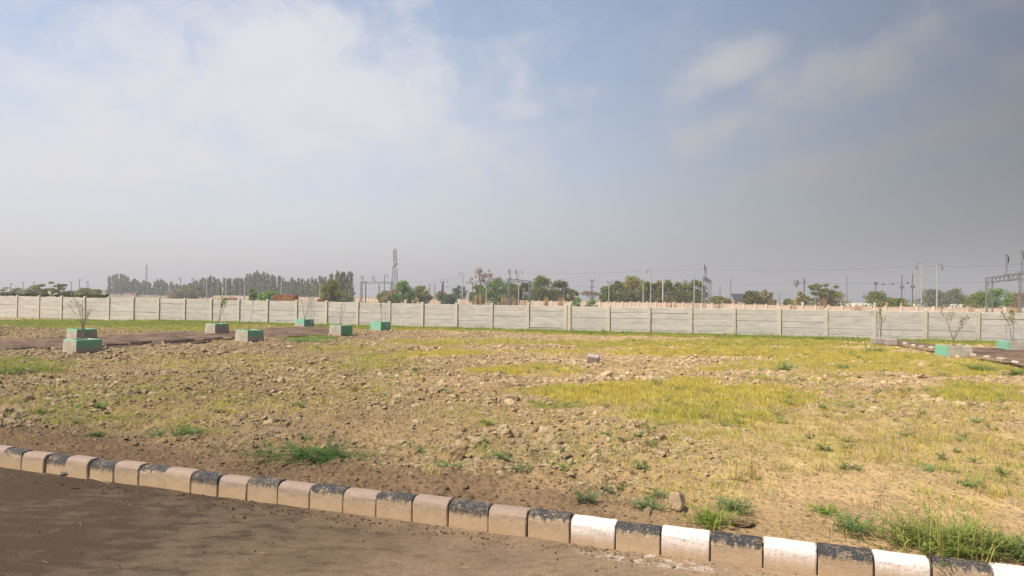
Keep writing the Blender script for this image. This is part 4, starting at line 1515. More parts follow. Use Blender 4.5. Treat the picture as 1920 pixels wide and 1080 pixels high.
def tree(px, top, w, Y, style, cols, label, seed, group=None, gzv=-0.34, name='tree', dens=1.0, leaf=None, base_row=None):
    rr = random.Random(seed)
    P = at_depth(px, top, Y)
    H = P.z - gzv
    W = w * Y / F * (1.46 if style in ('round', 'bush') else 1.5 if style == 'euc' else 1.2)
    root = empty(name, (P.x, Y, gzv))
    tag(root, label, 'tree' if name.endswith('tree') else 'bush', group)
    tb, cb = MB(), MB()
    px_m = Y / (F * 1024 / 1920)             # metres per rendered pixel
    lf = leaf or max(.16, px_m * 1.0)
    cen = []
    if style == 'euc':
        n = max(2, int(W / 1.3))
        for i in range(n):
            x0 = (i - (n - 1) / 2) / max(1, n) * W * .9 + rr.uniform(-.3, .3)
            hh = H * rr.uniform(.8, 1.0) if n > 1 and i != n // 2 else H
            y0 = rr.uniform(-1.5, 1.5)
            tb.tube([(x0 * .5, y0 * .5, -.1), (x0 * .8, y0, hh * .4), (x0 + rr.uniform(-.2, .2), y0, hh * .9)], [.16, .12, .04], 5)
            for k in range(7):
                t = .22 + .74 * k / 6
                rw = W / max(1.5, n * .8) * (.66 if t < .4 else .6 if t < .75 else .38) * rr.uniform(.75, 1.2)
                cen.append(((x0 + rr.gauss(0, .15) * W / n, y0 + rr.gauss(0, .3), hh * t), (rw, rw, hh * .10)))
        N = int(700 * dens * max(1, n * .6))
        leaf_cloud(cb, cen, N, lf, cols, rr)
    elif style in ('round', 'bush'):
        fork = H * (.3 if style == 'round' else .12)
        tb.tube([(0, 0, -.15), (rr.uniform(-.1, .1), 0, fork)], [max(.1, H * .028), max(.07, H * .02)], 6)
        n = 38
        lo = .05 if style == 'bush' else .08
        for i in range(n):
            a = rr.uniform(0, 6.28); q = math.sqrt(rr.random())
            zf = rr.uniform(lo, .93)
            lim = max(.2, 1 - (abs(zf - .42) / .58) ** 2.2)
            c = Vector((math.cos(a) * q * W * .46 * lim, math.sin(a) * q * W * .46 * lim, H * zf))
            rad = W * rr.uniform(.11, .19)
            cen.append((tuple(c), (rad, rad, min(rad * .85, H * (1 - zf) + .05 * H))))
            if i % 2 == 0:
                tb.tube([(0, 0, fork * .8), c * .5 + Vector((0, 0, fork * .4)), c], [H * .014 + .02, H * .008 + .01, .012], 4)
        leaf_cloud(cb, cen, int(2300 * dens), lf, cols, rr)
    elif style == 'acacia':
        for k in range(6):
            a = rr.uniform(0, 6.28)
            e = Vector((math.cos(a) * W * .32, math.sin(a) * W * .32, H * rr.uniform(.72, .85)))
            tb.tube([(rr.uniform(-.1, .1), 0, -.1), (e.x * .25, e.y * .25, H * .3), e * .75, e], [H * .03, H * .02, H * .012, .02], 5)
        for k in range(26):
            a = rr.uniform(0, 6.28); q = math.sqrt(rr.random())
            zf = rr.uniform(.42, .95) - .18 * q * q
            cen.append(((math.cos(a) * q * W * .44, math.sin(a) * q * W * .44, H * zf), (W * .10, W * .10, H * .055)))
        leaf_cloud(cb, cen, int(1500 * dens), lf, cols, rr)
    elif style == 'bare':
        tips = []
        dens *= 2.0

        def br(p, d, L, r, dep):
            q = p + d * L
            m = p + d * L * .5 + Vector((rr.gauss(0, .04), rr.gauss(0, .04), 0)) * L
            tb.tube([p, m, q], [r, r * .8, r * .62], 4, False)
            if dep == 0:
                tips.append(q); return
            for _ in range(3):
                nd = (d + Vector((rr.gauss(0, .48), rr.gauss(0, .48), rr.gauss(.12, .3)))).normalized()
                br(q, nd, L * rr.uniform(.6, .85), r * .6, dep - 1)
        br(Vector((0, 0, -.1)), Vector((-.05, 0, 1)).normalized(), H * .30, H * .028, 5)
        mx = max(t.z for t in tips); k = H / mx
        sx = W / max(.1, (max(t.x for t in tips) - min(t.x for t in tips)))
        tb.v = [(v[0] * sx if v[2] > H * .2 else v[0], v[1] * sx if v[2] > H * .2 else v[1], v[2] * k) for v in tb.v]
        cen = [((t.x * sx, t.y * sx, t.z * k), (W * .03, W * .03, W * .03)) for t in tips]
        leaf_cloud(cb, cen, int(650 * dens), lf * .7, cols, rr)
    tb.build('trunk', M['bark'], root)
    cb.build('crown', M['leaf'], root)
    return root


ORD = ['first', 'second', 'third', 'fourth', 'fifth', 'sixth', 'seventh', 'eighth', 'ninth', 'tenth', 'eleventh', 'twelfth', 'thirteenth',
       'fourteenth', 'fifteenth', 'sixteenth', 'seventeenth', 'eighteenth', 'nineteenth', 'twentieth', 'twenty-first', 'twenty-second',
       'twenty-third', 'twenty-fourth', 'twenty-fifth', 'twenty-sixth', 'twenty-seventh', 'twenty-eighth', 'twenty-ninth', 'thirtieth']


def build_trees():
    T = tree
    T(10, 536, 48, 210, 'acacia', OL, 'flat-topped olive tree at the far left edge of the horizon', 1)
    T(42, 546, 20, 330, 'bush', GRY, 'small hazy bush between the two flat-topped trees at far left', 2, name='bush')
    T(64, 536, 25, 215, 'round', OL, 'small rounded tree left of the wide yellow-green acacia', 3)
    T(104, 526, 52, 150, 'acacia', [(.17, .17, .055), (.2, .18, .06), (.13, .14, .045)], 'wide yellow-green acacia above the left of the wall', 4, dens=1.3)
    T(135, 546, 22, 220, 'bush', GRY, 'low hazy bush right of the wide acacia', 5, name='bush')
    T(160, 541, 28, 200, 'bush', OL, 'dark rounded bush left of the first eucalyptus, larger of two', 6, name='bush')
    T(180, 543, 22, 210, 'bush', GRN, 'dark rounded bush nearest the first eucalyptus', 7, name='bush')
    T(152, 550, 12, 120, 'bush', YEL, 'orange-yellow leafy bush over the wall behind the bare sapling', 8, name='bush')
    e = [(213, 517, 17), (225, 515, 17), (241, 521, 19), (265, 527, 17), (290, 529, 18), (301, 525, 14), (318, 529, 22), (345, 534, 20), (366, 527, 20),
         (383, 522, 16), (395, 518, 16), (405, 524, 12), (420, 523, 15), (433, 523, 15), (447, 522, 16), (460, 521, 15), (471, 515, 16), (482, 509, 16),
         (493, 510, 16), (504, 516, 15), (520, 519, 17), (535, 528, 12), (548, 522, 16), (558, 523, 15), (570, 528, 18), (585, 521, 12), (597, 519, 14), (608, 520, 10)]
    for i, (px, top, w) in enumerate(e):
        Y = 430 - 3 * i if i < 8 else 400 - 2.0 * i
        T(px, top, w, Y, 'euc', EUC, 'grey-green eucalyptus, %s from the left in the long hazy row' % ORD[i], 20 + i, 'eucalyptus trees in the hazy row', name='eucalyptus_tree', dens=.8)
    T(331, 543, 22, 300, 'bush', BRN, 'brownish bush in front of the eucalyptus row', 61, name='bush')
    T(346, 537, 26, 310, 'bush', GRN, 'dark green bush in front of the eucalyptus row', 62, name='bush')
    T(368, 537, 28, 300, 'bush', [(.2, .16, .06), (.17, .14, .05)], 'mustard-coloured bush in front of the eucalyptus row', 63, name='bush')
    T(473, 541, 13, 130, 'bush', BRT, 'bright green upright bush left of the brick stack', 64, name='bush')
    T(505, 546, 30, 150, 'bush', BRT, 'bright green low bush just left of the brick stack', 65, name='bush')
    T(630, 510, 16, 250, 'euc', EUC, 'tall dark eucalyptus, leftmost of three behind the olive tree', 66, name='eucalyptus_tree', dens=1.4)
    T(641, 512, 14, 250, 'euc', EUC, 'tall dark eucalyptus, middle of three behind the olive tree', 67, name='eucalyptus_tree', dens=1.2)
    T(652, 511, 16, 250, 'euc', EUC, 'tall dark eucalyptus, rightmost of three behind the olive tree', 68, name='eucalyptus_tree', dens=1.2)
    T(640, 549, 30, 200, 'bush', GRN, 'dark undergrowth bush at the foot of the three tall eucalyptus', 69, name='bush')
    T(620, 525, 30, 120, 'round', [(.2, .21, .055), (.165, .18, .045), (.24, .22, .07)], 'olive-yellow rounded tree standing in front of the eucalyptus row', 70, dens=1.3)
    T(757, 526, 33, 190, 'round', BRT[:2] + GRN[:1], 'bright green rounded tree right of the lattice tower', 71, dens=1.4)
    T(791, 537, 31, 200, 'bush', OL, 'grey-olive bush right of the bright green tree', 72, name='bush')
    T(738, 543, 22, 200, 'bush', BRN, 'brownish bush left of the bright green tree', 73, name='bush')
    T(722, 546, 20, 210, 'bush', OL, 'olive bush at the foot of the lattice tower', 74, name='bush')
    T(826, 545, 20, 230, 'bush', BRN, 'brown bush by the crossed utility poles', 75, name='bush')
    T(838, 552, 26, 190, 'bush', [(.1, .15, .07)], 'low blue-green bush right of the crossed utility poles', 76, name='bush')
    T(860, 537, 17, 250, 'euc', GRY, 'small hazy grey tree left of the catenary mast', 77)
    T(905, 502, 50, 190, 'bare', PNK, 'nearly bare pinkish-brown tree behind the green round tree', 78, dens=.9)
    T(931, 520, 46, 180, 'round', [(.14, .2, .04), (.11, .17, .035), (.16, .21, .05)], 'large green rounded tree in front of the bare one', 79, dens=1.5)
    T(896, 535, 28, 185, 'bush', GRN, 'dark bush left of the large green tree', 80, name='bush')
    T(965, 532, 24, 190, 'bush', OL, 'dark olive bush inside the portal frame, left', 81, name='bush')
    T(985, 531, 26, 185, 'bush', [(.13, .12, .04), (.1, .11, .035)], 'olive-brown bush inside the portal frame, right', 82, name='bush')
    T(1018, 518, 44, 180, 'round', GRN, 'dark green tree with uneven crown right of the portal frame', 83, dens=1.5)
    T(1050, 526, 34, 180, 'round', [(.1, .13, .035), (.13, .14, .04)], 'smaller olive-green tree right of the uneven dark one', 84, dens=1.1)
    T(1072, 543, 22, 200, 'bush', OL, 'low olive bush left of the thicket gap', 85, name='bush')
    T(1112, 546, 34, 230, 'bare', BRN, 'low brownish twiggy bush left of the dense thicket', 86, name='bush')
    k = [(1138, 535, 26, GRN, 'dark green tree, leftmost of the dense thicket'), (1160, 527, 32, GRN, 'dark tree, second from left in the dense thicket'),
         (1188, 519, 42, YEL[1:] + OL, 'tallest, yellowish tree of the dense thicket'), (1214, 529, 26, GRN, 'dark gap-filling tree right of the tallest in the thicket'),
         (1234, 526, 24, YEL + OL, 'small yellow-leaved tree in the middle of the thicket'), (1256, 525, 34, GRN, 'dark green tree right of the small yellow one'),
         (1280, 527, 34, GRN + OL, 'second last green tree of the thicket'), (1306, 525, 30, GRN, 'dark green tree at the right end of the thicket')]
    for i, (px, top, w, c, lab) in enumerate(k):
        T(px, top, w, 175, 'round', c, lab, 90 + i, dens=1.3)
    T(1178, 546, 60, 172, 'bush', [(.16, .15, .06), (.2, .15, .08), (.1, .11, .04)], 'olive undergrowth below the left half of the thicket', 100, name='bush')
    T(1270, 546, 90, 172, 'bush', [(.15, .14, .06), (.2, .15, .08), (.09, .11, .04)], 'olive undergrowth below the right half of the thicket', 101, name='bush')
    T(1348, 556, 32, 200, 'bush', BRN[:1] + OL, 'low olive bush left of the house with dark roof', 102, name='bush')
    T(1410, 546, 30, 165, 'bush', [(.17, .16, .04), (.13, .14, .04)], 'olive-yellow bush right of the dark-roofed house', 103, name='bush')
    T(1436, 544, 28, 175, 'bush', BRN + OL, 'brownish bush right of the olive-yellow one', 104, name='bush')
    T(1478, 561, 14, 230, 'bush', GRN, 'tiny dark bush left of the transformer pole', 105, name='bush')
    T(1500, 545, 16, 170, 'bush', YEL[1:], 'reedy yellow bush beside the transformer pole', 106, name='bush')
    T(1540, 523, 52, 165, 'acacia', OL + [(.15, .17, .05)], 'spreading flat-topped tree right of the transformer pole', 107, dens=1.4)
    T(1558, 546, 56, 168, 'bush', BRN[:2] + OL, 'brownish bush under the spreading flat-topped tree', 108, name='bush')
    T(1645, 547, 40, 165, 'bush', [(.19, .22, .06), (.15, .19, .05)], 'yellow-green rounded bush in the right distance', 109, name='bush')
    T(1682, 560, 44, 170, 'bush', GRN, 'low dark hedge-like bush right of the yellow-green one', 110, name='bush')
    T(1749, 543, 52, 210, 'round', GRY, 'dark grey-green tree behind the two tall masts at right', 111, dens=1.2)
    T(1791, 541, 34, 220, 'round', [(.2, .21, .09), (.17, .18, .08)], 'pale yellow-green tree behind the white car', 112)
    T(1838, 550, 40, 150, 'bush', GRN + OL, 'dark bush left of the right portal leg', 113, name='bush')
    T(1862, 542, 46, 150, 'round', BRT, 'bright green rounded tree at the right portal leg', 114, dens=1.3)
    T(1908, 549, 36, 150, 'bush', BRN, 'brownish bush at the right edge', 115, name='bush')
    # castor-like shrubs right behind the grey wall
    for i, (px, top, w, lab) in enumerate(((1083, 557, 24, 'blue-green shrub behind the wall by the double post'), (1112, 560, 24, 'blue-green shrub behind the wall, right of its twin'))):
        T(px, top, w, 62, 'bush', [(.20, .29, .16), (.17, .25, .13), (.27, .34, .2)], lab, 120 + i, name='shrub', leaf=.09, dens=.45)
    # dark creeper strip along the far left of the wall
    rr = random.Random(8)
    b = MB()
    for _ in range(1500):
        s = rr.uniform(-12, 8.2); c = WP + WU * s
        q = Vector((c.x + WN.x * rr.uniform(.1, .5), c.y + WN.y * rr.uniform(.1, .5), 1.50 + .05 * rr.random() + .12 * max(0, rr.gauss(.2, .5)) * (.4 + math.sin(s * 1.7) ** 2)))
        u = Vector((rr.gauss(0, 1), rr.gauss(0, 1), rr.gauss(0, 1))).normalized() * .06
        w = u.cross(Vector((rr.gauss(0, 1), rr.gauss(0, 1), rr.gauss(0, 1)))).normalized() * .04
        b.cur = tuple(np.array((.075, .085, .025)) * rr.uniform(.5, 1.5))
        b.add([q - u, q + w, q + u, q - w], [(0, 1, 2, 3)])
    for s in np.linspace(-12, 8.2, 24):
        c = WP + WU * float(s) + WN * .3
        b.cur = (.07, .06, .03)
        b.tube([(c.x, c.y, -.3), (c.x + .1, c.y, .6), (c.x, c.y, 1.5)], .02, 4)
    tag(b.build('creeper', M['leaf']), 'dark green creeper running along the top of the wall at far left', kind='stuff')


def reed(px, top, w, Y, label, seed, n=60, col=(.50, .34, .18), gzv=-.34):
    rr = random.Random(seed)
    P = at_depth(px, top, Y)
    H = P.z - gzv; W = w * Y / F
    b = MB()
    wd = max(.03, Y / 683 * .5)
    for _ in range(int(n * .95)):
        b.cur = tuple(np.array(col) * rr.uniform(.7, 1.3))
        x0 = rr.gauss(0, .27) * W
        h = H * (rr.uniform(.62, 1.0) - .22 * min(1, abs(x0) / (.5 * W)))
        a = rr.uniform(0, 6.28)
        l = rr.uniform(.02, .22)
        blade(b, (x0, rr.gauss(0, .3), 0), h, wd, l, a, .3)
    o = b.build('reed_clump', M['leaf'], None, (P.x, Y, gzv))
    tag(o, label, 'reeds', 'dry reed clumps beyond the wall', 'stuff' if n <= 20 else None)


def build_reeds():
    L = [(536, 541, 40, 75, 'orange dry reeds rising from behind the red brick stack', 90),
         (897, 540, 34, 150, 'tall straw reeds in front of the dark bush and bare tree', 46), (945, 543, 30, 150, 'straw reeds at the foot of the large green tree', 40),
         (975, 552, 40, 130, 'low straw reeds inside the portal frame', 40),
         (1025, 545, 12, 130, 'narrow upright orange reed clump in front of the uneven dark tree', 40), (1052, 544, 18, 135, 'slanting orange reeds right of the narrow clump', 30),
         (1262, 558, 34, 120, 'low orange reeds in front of the thicket', 50), (1300, 558, 30, 120, 'low orange reeds at the right end of the thicket', 30),
         (1487, 548, 12, 100, 'orange reeds left of the transformer pole', 34), (1545, 545, 20, 110, 'tall orange reeds under the spreading flat-topped tree', 34),
         (1610, 560, 34, 85, 'wide low orange reed clump above the wall in the right distance', 80), (1820, 562, 16, 75, 'dense orange-brown reed clump right of the white car', 60),
         (1905, 553, 34, 80, 'brown reeds at the right edge beyond the wall', 60), (405, 553, 24, 140, 'small dry reeds behind the leaning sapling', 20)]
    for i, (px, top, w, Y, lab, n) in enumerate(L):
        reed(px, top, w, Y, lab, 700 + i, n)


# --------------------------------------------------------------- railway, poles, tower, buildings
def stack(px, top, Y, gzv=-.34):
    P = at_depth(px, top, Y)
    return P.x, P.z - gzv


def mast(px, top, Y, label, hook=0, mat='concpole', w=.14, arms=(), group='railway masts and poles', insul=True, name='railway_mast', lean=0):
    x, H = stack(px, top, Y)
    root = empty(name, (x, Y, -.34))
    tag(root, label, 'mast' if 'mast' in name else 'pole', group)
    k = max(1.0, Y * .0016 / w * .55)
    w = w * k
    b = MB(); b.tube([(0, 0, -.3), (lean * .5, 0, H * .5), (lean, 0, H)], [w, w * .85, w * .7], 6)
    b.build('post', M[mat], root)
    if hook:
        s = hook
        c = MB()
        c.tube([(lean, 0, H - .05), (lean + s * .3, 0, H + .12), (lean + s * .75, 0, H + .08), (lean + s * .85, 0, H - .25)], w * .45, 5)
        c.build('bracket', M['steel'], root)
        c = MB(); c.tube([(lean + s * .85, 0, H - .3), (lean + s * .85, 0, H - .6), (lean + s * .85, 0, H - .95)], [.04 * k, .09 * k, .04 * k], 6)
        c.build('insulator', M['insul'], root)
    for (hz, l0, l1) in arms:
        c = MB(); c.box(((l0 + l1) / 2, -w, H * hz), (l1 - l0, .12 * k, .13 * k))
        c.build('cross_arm', M['steel'], root)
        for xx in (l0 + .1, l1 - .1):
            d = MB(); d.tube([(xx, -w, H * hz + .05), (xx, -w, H * hz + .25), (xx, -w, H * hz + .4)], [.05 * k, .1 * k, .04 * k], 6)
            d.build('insulator', M['insul'], root)
    return root, x, H


def lattice_leg(b, x, y, h, w, r, z0=-.3):
    for sx in (-1, 1):
        for sy in (-1, 1):
            b.tube([(x + sx * w / 2, y + sy * w / 2, z0), (x + sx * w / 2, y + sy * w / 2, h)], r, 4)
    n = max(3, int(h / (w * 1.6)))
    for i in range(n):
        za, zb = h * i / n, h * (i + 1) / n
        s = 1 if i % 2 else -1
        for sy in (-1, 1):
            b.tube([(x - s * w / 2, y + sy * w / 2, za), (x + s * w / 2, y + sy * w / 2, zb)], r * .7, 3, False)
        for sx in (-1, 1):
            b.tube([(x + sx * w / 2, y - s * w / 2, za), (x + sx * w / 2, y + s * w / 2, zb)], r * .7, 3, False)


def portal(pa, ta, ya, pb, tb_, yb, drops, label, lw=.45, depth=.6):
    """railway portal: two lattice legs, a lattice beam and drop posts on top.
    The beam is level and both legs stand on the ground; pa/pb columns, ta row of the beam at the near leg."""
    A, B = at_depth(pa, ta, ya), at_depth(pb, tb_, yb)
    H = (A.z + B.z) / 2 + .34
    root = empty('railway_portal', (A.x, A.y, -.34), math.atan2(B.y - A.y, B.x - A.x))
    tag(root, label, 'portal frame', 'railway portal frames')
    L = math.hypot(B.x - A.x, B.y - A.y)
    r = max(.05, ya * .00035)
    for x in (0, L):
        b = MB(); lattice_leg(b, 0, 0, H, lw, r); b.build('leg', M['steel'], root, (x, 0, 0))
    b = MB()
    for sy in (-1, 1):
        for z in (H, H - depth):
            b.tube([(-.4, sy * lw / 2, z), (L + .4, sy * lw / 2, z)], r, 4)
        n = int(L / 1.1)
        for i in range(n):
            s = i % 2
            b.tube([(L * i / n, sy * lw / 2, H - depth * s), (L * (i + 1) / n, sy * lw / 2, H - depth * (1 - s))], r * .7, 3, False)
    b.build('beam', M['steel'], root)
    for (f, h, hook) in drops:
        b = MB(); b.box((0, 0, H + h / 2), (.13 + r, .13 + r, h)); b.box((0, 0, H + .1), (.9, .5, .25))
        b.tube([(0, 0, H + h), (hook * .4, 0, H + h + .1), (hook * .9, 0, H + h - .1)], r, 4)
        b.build('drop_post', M['steel'], root, (L * f, 0, 0))
        d = MB(); d.tube([(0, 0, 0), (0, 0, -.4), (0, 0, -.9)], [.04, .09 + r * .2, .04], 6)
        d.build('insulator', M['insul'], root, (L * f + hook * .9, 0, H + h - .15))
    return root


def wire(pts, label, r=.022):
    r = r * .55
    P = [Vector(p) for p in pts]
    out = []
    for a, b in zip(P[:-1], P[1:]):
        for k in range(8):
            t = k / 8
            q = a.lerp(b, t)
            q.z -= (b - a).length * .012 * 4 * t * (1 - t)
            out.append(q)
    out.append(P[-1])
    m = MB(); m.tube(out, r, 4)
    tag(m.build('overhead_wire', M['darkpole']), label, 'wire', 'overhead wires along the railway')


def build_railway():
    # far left, tiny masts
    for i, (px, top, Y, lab) in enumerate(((20, 531, 420, 'thin distant mast at the far left edge of the horizon'), (44, 529, 520, 'very faint mast between the flat-topped trees'),
                                           (63, 528, 430, 'thin mast rising behind the small rounded tree'), (134, 528, 400, 'leftmost of three thin masts right of the wide acacia'),
                                           (149, 523, 400, 'tallest of three thin masts right of the wide acacia'), (165, 528, 400, 'rightmost of three thin masts right of the wide acacia'))):
        mast(px, top, Y, lab, -1 if i % 2 else 1, 'steel', .12)
    for (px, top, Y, hk, mt, lab) in (
            (339, 521, 330, -1, 'steel', 'hooked mast rising above the dark bush in the hazy row'), (363, 522, 330, -1, 'steel', 'hooked mast above the mustard-coloured bush'),
            (388, 519, 250, 0, 'concpole', 'pale slim pole in front of the eucalyptus row, left one'), (424, 521, 240, 0, 'concpole', 'pale slim pole above the leaning sapling'),
            (459, 531, 215, 0, 'concpole', 'thick pale post among the eucalyptus, left of the brick stack'), (528, 519, 220, 1, 'concpole', 'pale hooked mast behind the brick stack'),
            (600, 531, 215, 0, 'concpole', 'pale post left of the olive-yellow tree, first of a pair'), (604, 530, 230, 0, 'concpole', 'pale post touching the olive-yellow tree, second of a pair'),
            (686, 527, 190, 0, 'darkpole', 'dark thin pole standing inside the left portal frame'), (711, 533, 230, 0, 'darkpole', 'short thin pole between the left portal legs'),
            (721, 514, 185, 1, 'steel', 'dark hooked mast just left of the lattice tower'), (806, 531, 260, 0, 'steel', 'very thin pole right of the grey-olive bush, left of two'),
            (815, 531, 240, 0, 'steel', 'thin pole right of the grey-olive bush, right of two'), (868, 512, 181, -1, 'concpole', 'tall hooked grey mast left of the bare pinkish tree'),
            (886, 528, 190, 0, 'steel', 'thin pole left of the bare tree trunk'), (912, 534, 178, 0, 'concpole', 'pale pole in front of the large green tree'),
            (973, 508, 176, 1, 'concpole', 'tall hooked mast in front of the left-centre portal beam'), (1206, 529, 165, 0, 'concpole', 'short thick pale post in front of the tallest thicket tree'),
            (1220.5, 505, 165, -1, 'concpole', 'tall hooked mast in the middle of the thicket'), (1243, 529, 168, 0, 'whitewash', 'thin white post right of the tall thicket mast'),
            (1302, 503, 160, 0, 'concpole', 'tall mast without hook at the right end of the thicket'), (1317, 525, 170, 0, 'concpole', 'pale post beside the narrow portal frame'),
            (1350, 535, 240, 0, 'steel', 'faint pole right of the narrow portal frame'), (1370, 521, 240, 0, 'steel', 'faint taller pole left of the dark-roofed house'),
            (1588, 518, 240, 0, 'steel', 'faint thin pole right of the spreading tree'), (1728, 495, 120, -1, 'concpole', 'left one of two tall masts at right'),
            (1757, 496, 112, 1, 'concpole', 'right one of two tall masts at right, with hook'), (1461, 547, 300, 0, 'steel', 'tiny distant pole left of the transformer')):
        mast(px, top, Y, lab, hk, mt, .15 if Y < 200 else .12)
    mast(831, 527, 190, 'right one of two dark utility poles with cross arms', 0, 'darkpole', .2, ((.96, -.9, 1.4), (.75, -.3, 1.5)), name='utility_pole')
    mast(829, 530.5, 192, 'left one of two dark utility poles, without arms', 0, 'darkpole', .17, name='utility_pole')
    mast(849, 543, 250, 'short dark post between the crossed poles and the tall mast', 0, 'darkpole', .14, ((.97, -.5, .8),), name='utility_pole')
    mast(1110, 525, 180, 'dark utility pole with two cross arms left of the thicket', 0, 'darkpole', .14, ((.97, -.6, .7), (.72, -.5, .6)), name='utility_pole')
    mast(1142, 529, 170, 'pale pole with a side arm in front of the thicket', 0, 'concpole', .15, ((.99, -.5, .9),), name='utility_pole')
    # transformer poles
    r, x, H = mast(1508, 521, 150, 'dark pole right of the transformer drum', 0, 'darkpole', .14, ((.84, -1.6, .3),), name='utility_pole')
    r, x, H = mast(1493, 536, 152, 'pole carrying a grey transformer drum', 0, 'concpole', .13, (), name='utility_pole')
    b = MB(); b.tube([(0, 0, H), (0, 0, H + .15), (0, 0, H + 1.0), (0, 0, H + 1.15)], [.3, .5, .5, .3], 10); b.box((.0, 0, H + 1.2), (1.3, .2, .12))
    b.build('transformer', M['steel'], r)
    b = MB(); b.box((0, 0, .9), (.34, .34, 2.0)); p = at_depth(1505, 560, 149)
    tag(b.build('marker_post', M['whitewash'], None, (p.x, 149, -.34)), 'short whitewashed post at the foot of the transformer poles', 'post')
    for (px, top, mt, lab) in ((1642, 529, 'rust', 'slim brown pole with insulators, left of three linked by cross wires'), (1691, 515, 'rust', 'brown pole with dark insulator, middle of three linked poles'),
                               (1711, 513, 'rust', 'tall reddish pole, right of three linked poles')):
        r, x, H = mast(px, top, 118, lab, 0, mt, .10, ((.66, -.35, .35),) if px > 1650 else ((.93, -.3, .3),), name='utility_pole')
    for (px, lab, c) in ((1640, 'white marker box on the slim brown pole', 'whitewash'), (1690, 'yellow painted post at the foot of the middle linked pole', 'yellow'), (1663, 'thin yellow post between the linked poles', 'yellow')):
        p = at_depth(px, 555, 116)
        b = MB(); b.box((0, 0, .85), (.28, .2, 2.3))
        tag(b.build('marker_post', M[c], None, (p.x, 116, -.34)), lab, 'post')
    # portals
    portal(678, 526.5, 215, 735, 530, 205, ((.04, 1.9, -1), (.42, 1.7, -1)), 'wide railway portal left of the lattice tower', .5, .5)
    portal(953.5, 522, 150, 993.5, 528, 165, ((.06, 2.2, -1), (.36, 2.3, -1)), 'railway portal between the large green tree and the uneven dark tree', .45, .55)
    portal(1320.5, 520.5, 130, 1331, 525, 148, ((.06, 2.5, -1), (.3, 2.3, -1)), 'narrow railway portal seen almost edge-on right of the thicket', .5, .6)
    portal(1855, 521, 92, 1919.5, 512, 76, ((.55, 2.5, 1), (.96, 2.5, 1)), 'nearest railway portal at the right edge', .7, .6)
    # wires between masts, along the line
    def P(px, py, Y): return at_depth(px, py, Y)
    wire([P(868, 514, 181), P(973, 511, 176), P(1220, 508, 165), P(1302, 505, 160), P(1728, 498, 120), P(2000, 486, 80)], 'upper wire strung from mast to mast along the railway', .02)
    wire([P(600, 541, 240), P(721, 538, 200), P(953, 537, 175), P(1110, 536, 170), P(1331, 533, 150), P(1508, 531, 140), P(1711, 527, 118), P(2000, 518, 78)], 'lower contact wire running behind the thicket', .018)
    wire([P(640, 522, 300), P(868, 520, 181), P(1110, 527, 180), P(1142, 530, 170), P(1370, 529, 190), P(1508, 526, 150), P(1642, 530, 118)], 'thin wire between the utility poles in the centre', .016)
    m = wire([P(1475, 528, 150), P(1508, 528, 150)], 'short wire with a spacer left of the transformer', .025)
    wire([P(1642, 533, 118), P(1691, 531.5, 118), P(1711, 529.5, 118)], 'cross wire with dark insulators linking the three poles', .035)
    for px, py, nm in ((1656, 533.5, 'leftmost'), (1674, 533, 'middle'), (1702, 531, 'rightmost')):
        b = MB(); p = P(px, py - .3, 117.9); b.tube([(-.22, 0, 0), (-.1, 0, 0), (.1, 0, 0), (.22, 0, 0)], [.04, .11, .11, .04], 6)
        tag(b.build('insulator_bead', M['insul'], None, p), nm + ' dark insulator on the cross wire between the linked poles', 'insulator', 'insulators on the cross wire')
    # lattice tower
    Y = 410
    x, H = stack(741, 460, Y)
    root = empty('lattice_tower', (x, Y, -.34), .3)
    tag(root, 'tall steel lattice telecom tower on the horizon', 'tower')
    w0, w1 = 4.6, 1.7
    n = 13
    lv = [H * .93 * i / n for i in range(n + 1)]

    def half(z):
        t = min(1, z / (H * .72)); return (w0 * (1 - t) + w1 * t) / 2
    for sx in (-1, 1):
        for sy in (-1, 1):
            b = MB(); b.tube([(sx * half(z), sy * half(z), z) for z in lv], .13, 4); b.build('leg', M['steel'], root)
    b = MB()
    for i in range(n):
        a, c = half(lv[i]), half(lv[i + 1])
        for (p, q) in (((-1, -1), (1, -1)), ((1, -1), (1, 1)), ((1, 1), (-1, 1)), ((-1, 1), (-1, -1))):
            b.tube([(p[0] * a, p[1] * a, lv[i]), (q[0] * c, q[1] * c, lv[i + 1])], .075, 3, False)
            b.tube([(q[0] * a, q[1] * a, lv[i]), (p[0] * c, p[1] * c, lv[i + 1])], .075, 3, False)
            b.tube([(p[0] * c, p[1] * c, lv[i + 1]), (q[0] * c, q[1] * c, lv[i + 1])], .06, 3, False)
    b.build('bracing', M['steel'], root)
    b = MB(); b.tube([(0, 0, 0), (0, 0, H * .93)], .22, 5); b.build('cable_tray', M['steel'], root)
    b = MB(); b.tube([(0, 0, H * .93), (0, 0, H)], .07, 4); b.build('lightning_rod', M['steel'], root)
    for zf in (.60, .66, .78, .86):
        for k in range(3):
            a = k * 2.09 + zf * 9
            d = MB(); d.box((math.cos(a) * 1.5, math.sin(a) * 1.5, H * zf), (.4, .35, 2.1), a); d.box((math.cos(a) * 1.0, math.sin(a) * 1.0, H * zf), (.9, .08, .1), a)
            d.build('antenna', M['whitewash'], root)
    for zf in (.62, .80):
        d = MB(); d.box((0, 0, H * zf), (2.6, 2.6, .15)); d.build('platform', M['steel'], root)
    for k, zf in enumerate((.70, .56)):
        d = MB(); d.tube([(0, -1.1, H * zf), (0, -1.3, H * zf), (0, -1.5, H * zf)], [.25, .6, .62], 10); d.build('dish', M['whitewash'], root)
    # thin tower far left
    Y = 700
    x, H = stack(275, 497, Y)
    root = empty('radio_mast', (x, Y, -.34))
    tag(root, 'very thin faint radio mast rising above the left eucalyptus row', 'mast')
